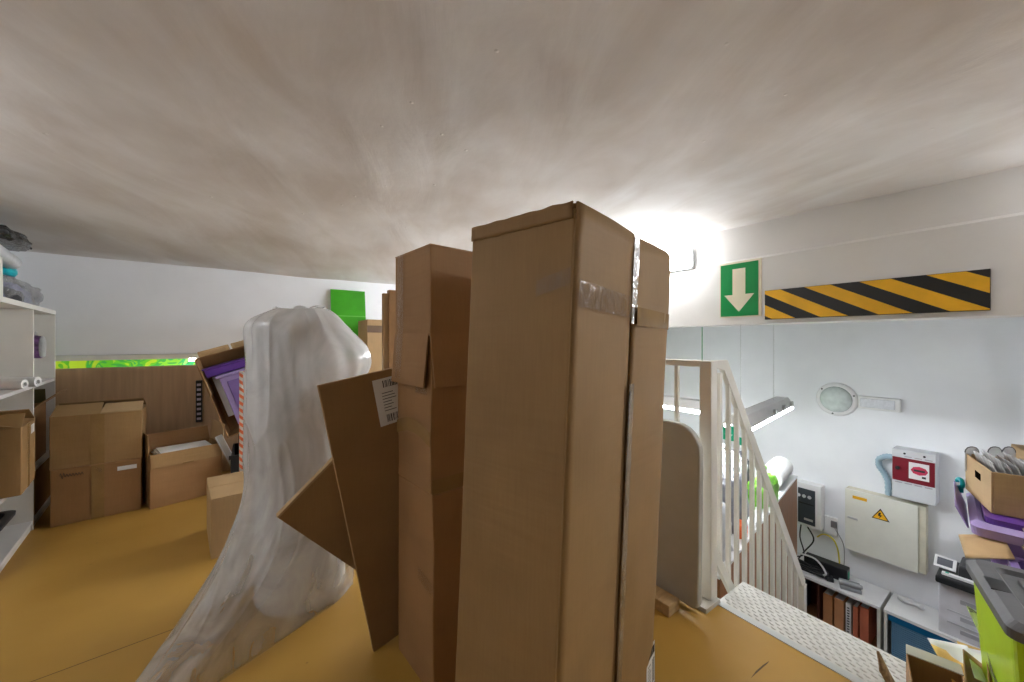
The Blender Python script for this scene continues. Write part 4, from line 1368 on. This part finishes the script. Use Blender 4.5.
# slats and packets lying on its upper side
tv = OH + 0.0085
for i, (a, b, m, lb) in enumerate(((-0.22, -0.02, WOOD_PALE, 'pale slat lying on top of the tilted carton, left end'), (0.0, 0.12, WOOD_PALE, 'short pale block lying on top of the tilted carton, middle'), (0.14, 0.36, BLACK_PLAST, 'dark flat case lying on top of the tilted carton, right end'))):
    tilt_thing('slat' if m is not BLACK_PLAST else 'flat_case', lb, 'slat' if m is not BLACK_PLAST else 'case', [(a, b, -0.20, -0.06, tv, tv + 0.045), (a + 0.02, b - 0.02, -0.205, -0.2005, tv + 0.01, tv + 0.03)], [m, KRAFT2], ['body', 'front_tag'])
# dark crate that carries it
dk = thing('plastic_crate', 'dark plastic crate under the tilted carton with a green box inside', 'crate', (0.10, 3.86, 0))
open_body(0.52, 0.44, 0.30, 0.012).done('body', BLACK_PLAST, dk, bevel=0.004)
MB().box(-0.27, 0.27, -0.235, -0.221, 0.275, 0.305).done('rim', BLACK_PLAST, dk)
for x in (-0.2, 0.2):
    MB().box(x - 0.02, x + 0.02, 0.10, 0.20, 0.0, 0.40).done('upright', BLACK_PLAST, dk)
tag(MB().box(-0.10, 0.12, -0.12, 0.0, 0, 0.34).done('green_case', GREEN_SIGN, bevel=0.006, loc=(0.10, 3.84, 0.0125)), 'green plastic case standing in the dark crate', 'case')
t = thing('metal_bracket', 'grey metal channel leaning in the dark crate', 'bracket', (-0.09, 3.75, 0.0125))
TB = Matrix.Rotation(R(-22), 4, 'Y')
MB().box(0, 0.045, 0, 0.02, 0.02, 0.46, TB).done('web', ALU, t, bevel=0.002)
MB().box(0, 0.006, -0.02, 0, 0.02, 0.46, TB).box(0.039, 0.045, -0.02, 0, 0.02, 0.46, TB).done('flange', ALU, t)
# striped wrapping roll
p = at_y(245, 370, 3.3)
sr = thing('gift_wrap_roll', 'orange and white striped wrapping roll standing beside the plastic film', 'roll', (p.x, 3.3, 0))
MB().lathe([(0.034, 0), (0.034, p.z), (0.020, p.z), (0.020, p.z - 0.05), (0.001, p.z - 0.05)], 20).done('wrapping', STRIPED, sr)
MB().lathe([(0.019, p.z - 0.1), (0.019, p.z - 0.004), (0.014, p.z - 0.004), (0.014, p.z - 0.05), (0.001, p.z - 0.05)], 16).done('core', KRAFT2, sr)

# green sheet standing on the parapet
pa, pb = at_y(332, 287, 4.36), at_y(367, 287, 4.36)
gs = thing('plastic_sheet', 'glossy bright green sheet standing on the veneer panel against the white wall', 'panel', (pa.x, 4.35, 0.986))
gh = pa.z - 0.986
MB().prism([(0, 0, 0), (pb.x - pa.x, 0, 0), (pb.x - pa.x, 0.11, gh), (0, 0.11, gh)], (0, 0.006, 0)).done('sheet', GREEN_SHEET, gs)
MB().prism([(0, -0.001 + 0.11 * 0.62, gh * 0.62), (pb.x - pa.x, -0.001 + 0.11 * 0.62, gh * 0.62), (pb.x - pa.x, 0.11 * 0.635 - 0.001, gh * 0.635), (0, 0.11 * 0.635 - 0.001, gh * 0.635)], (0, 0.0008, 0)).done('crease', mat('light green crease', (0.12, 0.45, 0.06), 0.3), gs)

# cartons at the back right of the roll
t6 = closed_carton('pale carton with a dark band, seen between the green sheet and the carton column', (1.095, 4.06, 0), R(0), 0.36, 0.40, 1.415, KRAFT2, 41, tape=False)
MB().box(-0.181, 0.181, -0.2045, -0.2036, 1.285, 1.355).done('tape', mat('dull brown tape', (0.17, 0.11, 0.07), 0.5), t6)
t7 = thing('flat_carton', 'narrow folded carton standing upright behind the carton column', 'cardboard sheet', (0.725, 2.60, 0), R(0))
MB().box(0, 0.05, 0.012, 0.05, 0, 1.53).done('edge_fold', KRAFT4, t7, bevel=0.003)
MB().box(0.035, 0.40, 0.0, 0.05, 0, 1.555).done('board', KRAFT3, t7, bevel=0.004)

# ------------------------------------------------------------------ bookcase at the left
B0 = Vector((-1.06, 2.97, 0))
brz = R(8.16)
bk = thing('bookcase', 'white open bookcase along the left side with boxes and rolls on its shelves', 'bookcase', B0, brz)
BM = Matrix.Translation(B0) @ Matrix.Rotation(brz, 4, 'Z')
BHt, BD, BLn = 1.43, 0.38, 1.34
for s in (0.0, 0.705, BLn - 0.02):
    MB().box(-BD, 0, s, s + 0.02, 0.0, BHt - 0.03).done('side_panel', WHITE_LAM, bk, bevel=0.001)
MB().box(-BD, 0.002, -0.005, BLn + 0.002, BHt - 0.03, BHt).done('top_panel', WHITE_LAM, bk, bevel=0.002)
for a, b in ((0.02, 0.705), (0.725, BLn - 0.02)):
    for z in (0.06, 0.38, 0.92):
        MB().box(-BD + 0.006, -0.002, a, b, z - 0.02, z).done('shelf', WHITE_TOP, bk, bevel=0.001)
MB().box(-BD, -BD + 0.005, 0.02, BLn - 0.02, 0.04, BHt - 0.03).done('back_panel', WHITE_LAM, bk)
MB().box(-0.03, -0.01, 0.02, BLn - 0.02, 0.0, 0.038).done('plinth', WHITE_LAM, bk)


def inb(x, y, z):
    return BM @ Vector((x, y, z))


# carton sticking out of the near bay
c1 = thing('open_carton', 'carton sticking out of the bookcase shelf, half open with a small white label', 'cardboard box', inb(-0.12, 0.30, 0.381), brz + R(2))
open_body(0.34, 0.36, 0.36).done('body', KRAFT, c1, bevel=0.003)
MB().box(-0.155, 0.155, -0.165, 0.165, 0.01, 0.30).done('packed_contents', KRAFT4, c1)
flap(c1, (0.17, 0.18, 0.358), (0, -1, 0), (-1, 0, 0.25), 0.36, 0.13, m=KRAFT)
flap(c1, (-0.17, 0.18, 0.358), (1, 0, 0), (0, -1, 0.55), 0.34, 0.15, m=KRAFT2)
flap(c1, (0.17, -0.18, 0.358), (-1, 0, 0), (0, 1, 0.45), 0.34, 0.15, m=KRAFT)
sticker(c1, (0.1705, 0.06, 0.285), (0, 1, 0), (0, 0, 1), (1, 0, 0), 0.085, 0.05, bars=False)
MB().box(0.1702, 0.1712, -0.03, 0.02, 0.0, 0.355).done('tape', TAPE_BROWN, c1)
c2 = thing('open_carton', 'carton in the far bookcase bay with one flap folded outwards', 'cardboard box', inb(-0.20, 1.02, 0.381), brz)
open_body(0.34, 0.44, 0.37).done('body', KRAFT3, c2, bevel=0.003)
MB().box(-0.155, 0.155, -0.205, 0.205, 0.01, 0.31).done('packed_contents', OLIVE, c2)
flap(c2, (0.17, 0.22, 0.368), (0, -1, 0), (0.75, -0.2, 0.65), 0.42, 0.15, m=KRAFT)
flap(c2, (-0.17, 0.22, 0.368), (1, 0, 0), (0, 0.1, 1), 0.34, 0.10, m=OLIVE)
c3 = closed_carton('dark brown carton on the lowest shelf of the far bookcase bay', inb(-0.17, 1.03, 0.0605), brz, 0.32, 0.48, 0.29, KRAFT4, 51, tape=False)
# purple wrapped pack
pk = thing('wrapped_pack', 'small purple printed pack hung inside the far end panel of the bookcase', 'packet', inb(-0.085, 1.262, 1.075), brz)
MB().blob(0.095, 0.10, 0.165, 0.08, 3, 2.0, flat=0.1).done('wrap', mat('purple print wrap', (0.12, 0.05, 0.15), 0.3, vary=0.9, scale=26), pk, smooth=True)
MB().blob(0.03, 0.104, 0.15, 0.05, 4, 2.0, flat=0.1, center=(0.035, 0.0, 0.008)).done('white_band', BAG_WHITE, pk, smooth=True)
MB().tube([(0, 0.0, 0.15), (0, 0.02, 0.19), (0, 0.056, 0.19)], 0.004, 6).done('hook', ALU, pk)
# white rolls on the middle shelf, sticking out over its front edge
for i, (x, y, r, ln, lb) in enumerate(((0.045, 0.54, 0.030, 0.36, 'white paper roll sticking out over the bookcase middle shelf, farther one'), (0.02, 0.40, 0.028, 0.36, 'white paper roll sticking out over the bookcase middle shelf, nearer one'))):
    t = thing('paper_roll', lb, 'roll', inb(x, y, 0.9215 + r), brz, 'paper rolls on the bookcase shelf')
    ry_ = Vector((-0.93, 0.33, 0)).to_track_quat('Z', 'Y').to_matrix().to_4x4()
    MB().lathe([(0.001, 0.04), (r * 0.55, 0.04), (r * 0.55, 0.0), (r, 0.0), (r, ln), (0.001, ln)], 24, ry_).done('roll_sheet', PAPER, t)
    MB().lathe([(0.001, 0.03), (r * 0.4, 0.03), (r * 0.45, -0.002), (r * 0.54, -0.002), (r * 0.54, 0.03)], 18, ry_).done('end_cap', WHITE_TOP, t)
tag(MB().box(-0.10, 0.10, -0.12, 0.12, 0, 0.05).done('orange_box', ORANGE, bevel=0.004, loc=inb(-0.25, 0.22, 0.921), rz=brz), 'flat orange box at the back of the bookcase middle shelf', 'box')
# bagged textiles on top
tx = thing('bagged_textile', 'clear plastic bag of grey blue fabric on the bookcase top', 'bag', inb(-0.19, 0.80, 1.4305), brz)
MB().blob(0.30, 0.70, 0.14, 0.15, 5, 2.2, flat=0.3).done('fabric', TEXTILE, tx, smooth=True)
MB().blob(0.26, 0.30, 0.10, 0.12, 6, 2.2, flat=0.3, center=(0.03, -0.16, 0.0)).done('dark_fabric', TEXTILE_D, tx, smooth=True)
MB().blob(0.345, 0.86, 0.175, 0.16, 7, 2.6, flat=0.3, center=(0.0, 0.03, 0.0)).done('clear_bag', FILM_BAG, tx, smooth=True)
tz = thing('bagged_textile', 'turquoise folded cloth pack on the bagged fabric, far left', 'bag', inb(-0.17, 0.72, 1.602), brz)
MB().blob(0.20, 0.26, 0.07, 0.12, 8, 2.2, flat=0.3).done('cloth', CYAN, tz, smooth=True)
# storage carton (left of the picture) carrying the long rolls
cx = closed_carton('tall white carton on the near end of the bookcase top', inb(-0.19, 0.19, 1.4305), brz, 0.30, 0.26, 0.228, WHITE_LAM, 61, tape=False)
t = thing('wrapped_roll', 'white padded roll lying over the near end of the bookcase top', 'roll', inb(-0.07, 0.17, 1.70), brz)
MB().lathe([(0.001, -0.02), (0.03, -0.015), (0.042, 0.0), (0.042, 0.45), (0.034, 0.475), (0.001, 0.485)], 24, Matrix.Rotation(R(-93), 4, 'X')).done('roll_sheet', BAG_WHITE, t, smooth=True)
t = thing('black_package', 'crinkled black plastic package on the white roll under the ceiling', 'package', inb(-0.11, 0.50, 1.762), brz)
MB().blob(0.22, 0.56, 0.085, 0.16, 9, 3.4, flat=0.3).done('wrap', BAG_BLACK, t, smooth=True)
MB().prism([(0.02, 0.25, 0.04), (0.07, 0.30, 0.05), (0.09, 0.29, 0.03), (0.03, 0.25, 0.02)], (0, 0.01, 0.012)).done('loose_end', BAG_BLACK, t)

# waste bin
wb = thing('waste_bin', 'dark plastic waste bin standing in the bottom bay of the bookcase', 'bin', inb(-0.13, 0.13, 0.0605), brz)
mb = MB()


def rr_ring(hx, hy, z, c=0.05, n=5):
    out = []
    for (sx, sy, a0) in ((1, 1, 0), (-1, 1, 90), (-1, -1, 180), (1, -1, 270)):
        for k in range(n + 1):
            a = R(a0 + 90 * k / n)
            out.append(Vector((sx * (hx - c) + c * math.cos(a), sy * (hy - c) + c * math.sin(a), z)))
    return out


def loft(mb, rings, cap0=True, cap1=False):
    vs = [[mb.bm.verts.new(p) for p in r_] for r_ in rings]
    n = len(vs[0])
    for a, b in zip(vs, vs[1:]):
        for k in range(n):
            mb.bm.faces.new([a[k], a[(k + 1) % n], b[(k + 1) % n], b[k]])
    if cap0:
        mb.bm.faces.new(list(reversed(vs[0])))
    if cap1:
        mb.bm.faces.new(vs[-1])
    return mb


loft(mb, [rr_ring(0.07, 0.06, 0.0, 0.03), rr_ring(0.12, 0.14, 0.19), rr_ring(0.116, 0.136, 0.19), rr_ring(0.066, 0.056, 0.012, 0.03)], True, True).done('body', DARK_PLAST, wb)
loft(MB(), [rr_ring(0.119, 0.139, 0.18), rr_ring(0.145, 0.165, 0.19), rr_ring(0.147, 0.167, 0.207), rr_ring(0.117, 0.137, 0.209), rr_ring(0.116, 0.136, 0.185)], False, False).done('rim', DARK_PLAST, wb)

# ------------------------------------------------------------------ leaning folded table by the guard rail
ft = thing('folding_table', 'warm grey folded table top standing on edge against the guard rail', 'table', (EDGE_X - 0.105, 0.872, 0.0), 0)
TX = Matrix.Translation((0, 0, 0.022)) @ Matrix.Rotation(R(1.5), 4, 'Y')
ring = []
HT, LT, cr = 0.80, 0.95, 0.12
pts = []
for (cyy, czz, a0) in ((cr, HT - cr, 90), (cr, 0.03, 180), (LT - 0.03, 0.03, 270), (LT - cr, HT - cr, 0)):
    rad = cr if czz > 0.1 else 0.03
    for k in range(7):
        a = R(a0 + 90 * k / 6)
        pts.append((0, (cyy if czz > 0.1 or cyy > 0.5 else 0.03) + rad * math.cos(a), czz + rad * math.sin(a)))
MB().prism([TX @ Vector((-0.045, p[1], p[2])) for p in pts], TX.to_3x3() @ Vector((0.038, 0, 0))).done('table_top', GREY_TABLE, ft, bevel=0.008, seg=3)
MB().prism([TX @ Vector((-0.005, LT / 2 + (p[1] - LT / 2) * 0.93, HT / 2 + (p[2] - HT / 2) * 0.93)) for p in pts], TX.to_3x3() @ Vector((0.02, 0, 0))).done('underframe', STEEL_WHITE, ft)
bo = tag(MB().prism([(0, 0, 0), (0.085, 0, 0), (0.085, 0, 0.05), (0.0, 0, 0.05)], (0, 0.55, 0)).done('timber_block', WOOD_PALE, bevel=0.003, loc=(1.475, 0.94, 0.0), rz=R(2)), 'short pale timber block on the floor at the foot of the grey table top', 'timber')

# ------------------------------------------------------------------ clutter at the right of the stair
# lime storage box with grey lid
gb = thing('storage_box', 'lime green storage box with a dark grey lid at the right of the stair head', 'storage box', (1.895, -0.045, 0.003), R(15))
loft(MB(), [rr_ring(0.180, 0.135, 0.0, 0.03), rr_ring(0.203, 0.158, 0.40, 0.03), rr_ring(0.197, 0.152, 0.40, 0.03), rr_ring(0.175, 0.130, 0.012, 0.03)], True, True).done('body', LIME, gb)
ld = loft(MB(), [rr_ring(0.207, 0.162, 0.402, 0.03), rr_ring(0.216, 0.171, 0.406, 0.03), rr_ring(0.216, 0.171, 0.432, 0.03), rr_ring(0.198, 0.153, 0.447, 0.03), rr_ring(0.160, 0.118, 0.449, 0.02), rr_ring(0.150, 0.108, 0.436, 0.02)], True, True).done('lid', GREY_PLAST, gb)
MB().box(-0.08, 0.11, -0.08, 0.08, 0.4362, 0.445).done('lid_panel', mat('grey plastic panel', (0.13, 0.13, 0.135), 0.5), ld, bevel=0.004)
MB().box(-0.02, 0.06, 0.118, 0.160, 0.4455, 0.449).done('lid_recess', BLACK_PLAST, ld, bevel=0.003)
MB().box(-0.236, -0.205, -0.07, 0.08, 0.375, 0.452).done('latch', mat('dark grey latch', (0.05, 0.05, 0.052), 0.45), gb, bevel=0.008)

# pile of purple crates beyond it
cr1 = thing('plastic_crate', 'lower purple plastic crate under the flat cardboard sheet', 'crate', (2.48, -0.10, 0.003), R(8))
loft(MB(), [rr_ring(0.14, 0.14, 0.0, 0.03), rr_ring(0.17, 0.17, 0.28, 0.03), rr_ring(0.164, 0.164, 0.28, 0.03), rr_ring(0.135, 0.135, 0.012, 0.03)], True, True).done('body', PURPLE, cr1)
loft(MB(), [rr_ring(0.168, 0.168, 0.25, 0.03), rr_ring(0.185, 0.185, 0.26, 0.03), rr_ring(0.185, 0.185, 0.287, 0.03), rr_ring(0.162, 0.162, 0.287, 0.03)], False, False).done('rim', PURPLE, cr1)


def at_d(x, y, d):
    u = (x - 512.0) / F
    return Vector((d * S + u * d * K, d * K - u * d * S, EYE + (340.0 - y) / F * d))


def quad(name, pts, t, m, label, cat, group=None, bend=0.0):
    """sheet through four corner points, gently bowed, with thickness t"""
    P = [Vector(p) for p in pts]
    o = P[3].copy()
    n = (P[1] - P[0]).cross(P[3] - P[0]).normalized()

    def f(u, v):
        a = P[0].lerp(P[1], u)
        b = P[3].lerp(P[2], u)
        return a.lerp(b, v) + n * bend * math.sin(math.pi * u) * math.sin(math.pi * v) - o
    ob = MB().grid(f, 8, 8).done(name, m, loc=o, smooth=True)
    md = ob.modifiers.new('thick', 'SOLIDIFY')
    md.thickness = t
    md.offset = 0
    return tag(ob, label, cat, group)


SHZ = 0.300
MB_pts = [at_z(958.5, 534, SHZ), at_z(1002.6, 534, SHZ), at_z(1015, 558, SHZ), at_z(965.7, 556.5, SHZ)]
quad('cardboard_sheet', MB_pts, 0.006, KRAFT2, 'flat cardboard sheet lying across the lower purple crate, above the printer', 'cardboard sheet', None, 0.004)

bxa = R(16.6)
e1 = Vector((math.cos(bxa), math.sin(bxa), 0)); e2 = Vector((-math.sin(bxa), math.cos(bxa), 0))
AL, AW, AH = 0.376, 0.42, 0.195
ab_c = Vector((2.84, 0.16, 0.392)) + e1 * AL / 2 - e2 * AW / 2
cr2 = thing('plastic_crate', 'tall purple crate carrying the cardboard box of document sleeves', 'crate', (3.04, -0.05, 0.003), R(6))
loft(MB(), [rr_ring(0.20, 0.20, 0.0, 0.04), rr_ring(0.265, 0.262, 0.34, 0.04), rr_ring(0.258, 0.255, 0.34, 0.04), rr_ring(0.195, 0.195, 0.012, 0.04)], True, True).done('body', PURPLE, cr2)
loft(MB(), [rr_ring(0.264, 0.261, 0.30, 0.04), rr_ring(0.290, 0.290, 0.305, 0.04), rr_ring(0.295, 0.295, 0.345, 0.04), rr_ring(0.270, 0.270, 0.365, 0.04), rr_ring(0.257, 0.254, 0.36, 0.04)], False, False).done('rim', LILAC, cr2)
loft(MB(), [rr_ring(0.255, 0.252, 0.362, 0.04), rr_ring(0.255, 0.252, 0.386, 0.04)], True, True).done('lid', PURPLE_D, cr2)
MB().prism([(0.20, 0.295, 0.30), (-0.20, 0.295, 0.30), (-0.22, 0.335, 0.40), (0.20, 0.335, 0.42)], (0, 0.006, 0.0)).done('side_handle', LILAC, cr2, bevel=0.003)
tqp = at_d(960, 482, 2.05)
tq = thing('turquoise_clip', 'small turquoise plastic clip hooked on the tall purple crate', 'clip', tqp, R(30))
MB().tube([(0.022 * math.cos(a), 0, 0.022 * math.sin(a)) for a in [k * math.pi / 8 for k in range(13)]], 0.010, 8).done('ring', CYAN, tq, smooth=True)
MB().box(-0.014, 0.014, -0.009, 0.009, -0.05, -0.015).done('tongue', CYAN, tq, bevel=0.003)

ab = thing('open_carton', 'open cardboard box with a hand hole, full of clear document sleeves', 'cardboard box', ab_c, bxa)
open_body(AL, AW, AH).done('body', KRAFT2, ab, bevel=0.003)
MB().box(-0.05, 0.03, AW / 2, AW / 2 + 0.001, AH - 0.085, AH - 0.050).done('hand_hole_shade', HOLE_SHADE, ab)  # black plate painted as the shade of a hand hole, nothing is cut
MB().box(-AL / 2 + 0.02, AL / 2 - 0.02, -AW / 2 + 0.02, AW / 2 - 0.02, 0.007, 0.10).done('packed_contents', KRAFT4, ab)
am = Matrix.Translation(ab_c) @ Matrix.Rotation(bxa, 4, 'Z')
for k in range(14):
    y = 0.16 - k * 0.024
    h_ = 0.125 + 0.012 * math.sin(k * 1.9)
    x1 = 0.15 - 0.02 * math.sin(k * 2.3)
    ln = 0.035
    o = MB().prism([(-0.165, 0, 0.0), (x1, 0, 0.0), (x1 - 0.03, ln, h_), (x1 - 0.05, ln + 0.002, h_ + 0.006), (-0.12, ln + 0.002, h_ + 0.006), (-0.155, ln, h_)], (0, 0.0025, 0)).done('document_sleeve', FILM_SLEEVE, loc=am @ Vector((0, y, 0.102)), rz=bxa)
    tag(o, 'clear plastic document sleeve packed in the cardboard box with a hand hole', 'document sleeve', 'sleeves in the cardboard box')
for (px, py, w_, dd, lb) in ((972, 466, 0.075, 2.02, 'leftmost rounded clear sheet standing up from the box of sleeves'), (995, 467, 0.075, 2.02, 'middle rounded clear sheet standing up from the box of sleeves'), (1009, 468, 0.07, 1.97, 'rightmost clear sheet standing up from the box of sleeves')):
    b0 = at_d(px, py, dd)
    top = at_d(px, 446, dd).z if dd < 2.05 else at_d(px, 449, dd).z
    base = ab_c.z + 0.104
    o = thing('clear_sheet', lb, 'plastic sheet', (b0.x, b0.y, base), R(-35), 'rounded clear sheets in the sleeve box')
    h_ = top - base
    prof = [(-w_ / 2, 0), (w_ / 2, 0), (w_ / 2, h_ - 0.03)] + [(w_ / 2 - 0.03 + 0.03 * math.cos(R(q)), h_ - 0.03 + 0.03 * math.sin(R(q))) for q in (30, 60, 90)] + [(-w_ / 2 + 0.03 + 0.03 * math.cos(R(q)), h_ - 0.03 + 0.03 * math.sin(R(q))) for q in (90, 120, 150)] + [(-w_ / 2, h_ - 0.03)]
    MB().prism([(a, 0, b) for a, b in prof], (0, 0.002, 0)).done('sheet', FILM_SLEEVE, o)
    MB().tube([(a, 0.001, b) for a, b in prof[2:]], 0.0026, 5).done('dark_edging', GREY_PLAST, o)
p = at_d(1019, 449, 2.35)
closed_carton('tall pale carton behind the box of document sleeves at the picture edge', (p.x + 0.11, p.y - 0.10, 0.003), bxa, 0.22, 0.22, p.z, KRAFT2, 71, tape=False)
fp = at_d(1022, 548, 1.66)
bg2 = thing('plastic_bag', 'small crumpled clear bag with brown card at the right end of the flat sheet', 'bag', (2.655, 0.0, 0.307), R(20))
MB().blob(0.09, 0.10, 0.10, 0.2, 14, 2.2).done('brown_card', KRAFT2, bg2, smooth=True)
MB().blob(0.12, 0.13, 0.13, 0.25, 12, 3.0).done('clear_bag', FILM_BAG, bg2, smooth=True)

# open carton at the stair head with papers and envelopes
oc_ = thing('open_carton', 'open carton with a torn upright flap at the stair head, lower right corner', 'cardboard box', (1.729, 0.188, 0.004), R(13))
QL, QW, QH = 0.34, 0.13, 0.10
open_body(QL, QW, QH, 0.005).done('body', KRAFT3, oc_, bevel=0.002)
MB().grid(lambda u, v: Vector((-QL / 2 + 0.005 + 0.085 * u * (1 - 0.55 * v) + 0.02 * v, QW / 2 + 0.004 + 0.075 * v, QH - 0.02 + (0.165 * v) * (1 - 0.3 * (2 * u - 1) ** 2) + 0.003 * noise.noise(Vector((u * 20, v * 20, 1))))), 14, 14).done('torn_flap', EDGE, oc_)
oc_.children[-1].modifiers.new('thick', 'SOLIDIFY').thickness = 0.006
flap(oc_, (QL / 2, QW / 2, QH - 0.002), (0, -1, 0), (0.25, 0, 0.10), QW, 0.035, m=WHITE_LAM)
PG_ = 'papers in the carton at the stair head'
for k, (pp, m, nm, lb, ct) in enumerate((
    ([(931, 643, 1.34), (958, 655, 1.34), (985, 690, 1.20), (958, 690, 1.20)], MANILA, 'envelope', 'manila envelope edge lying under the white sheets at the stair head', 'envelope'),
    ([(957, 640, 1.42), (985, 650, 1.42), (1000, 690, 1.30), (975, 690, 1.30)], MANILA, 'envelope', 'manila envelope behind the white sheets, its corner above them', 'envelope'),
    ([(927.5, 637, 1.37), (967, 645, 1.37), (990, 690, 1.22), (958, 688, 1.22)], PAPER, 'paper_sheet', 'white sheet with its corner pointing left out of the stair head carton', 'paper'),
    ([(942, 641, 1.385), (985, 651, 1.385), (1000, 690, 1.25), (968, 690, 1.25)], PAPER, 'paper_sheet', 'white sheet behind the one pointing left in the stair head carton', 'paper'),
    ([(963, 648, 1.28), (983, 664, 1.28), (992, 700, 1.16), (966, 690, 1.16)], KRAFT, 'envelope', 'brown envelope with a pale window standing among the white sheets', 'envelope'),
    ([(986, 645, 1.24), (1004, 660, 1.24), (1012, 700, 1.12), (990, 700, 1.12)], KRAFT3, 'cardboard_piece', 'reddish card piece right of the brown window envelope', 'cardboard'),
)):
    q = quad(nm, [at_d(*v) for v in pp], 0.003, m, lb, ct, PG_, 0.006)
    if k == 4:
        w = [Vector(at_d(*v)) for v in ((967, 658, 1.235), (979, 668, 1.235), (985, 683, 1.18), (972, 677, 1.18))]
        o = q.location
        nn = (w[1] - w[0]).cross(w[3] - w[0]).normalized() * -0.004
        if nn.dot(Vector((0, 0, EYE)) - w[0]) < 0:
            nn = -nn
        wn = MB().prism([v - o + nn * 1.5 for v in w], nn * 0.2).done('window', mat('pale window film', (0.55, 0.58, 0.62), 0.25), q)
LIMEF = film('lime translucent folder', (0.50, 0.64, 0.16), 0.3, 0.2, 0.1, 3)
quad('plastic_folder', [at_d(966, 604, 1.36), at_d(978, 612, 1.36), at_d(1012, 668, 1.13), at_d(998, 672, 1.13)], 0.002, LIMEF, 'translucent lime folder standing against the left side of the lime storage box', 'folder', None, 0.01)
quad('plastic_sleeve', [at_d(985, 641, 1.22), at_d(996, 645, 1.22), at_d(1016, 690, 1.08), at_d(1000, 700, 1.08)], 0.002, FILM_BAG, 'crumpled clear sleeve between the papers and the lime storage box', 'document sleeve', None, 0.02)
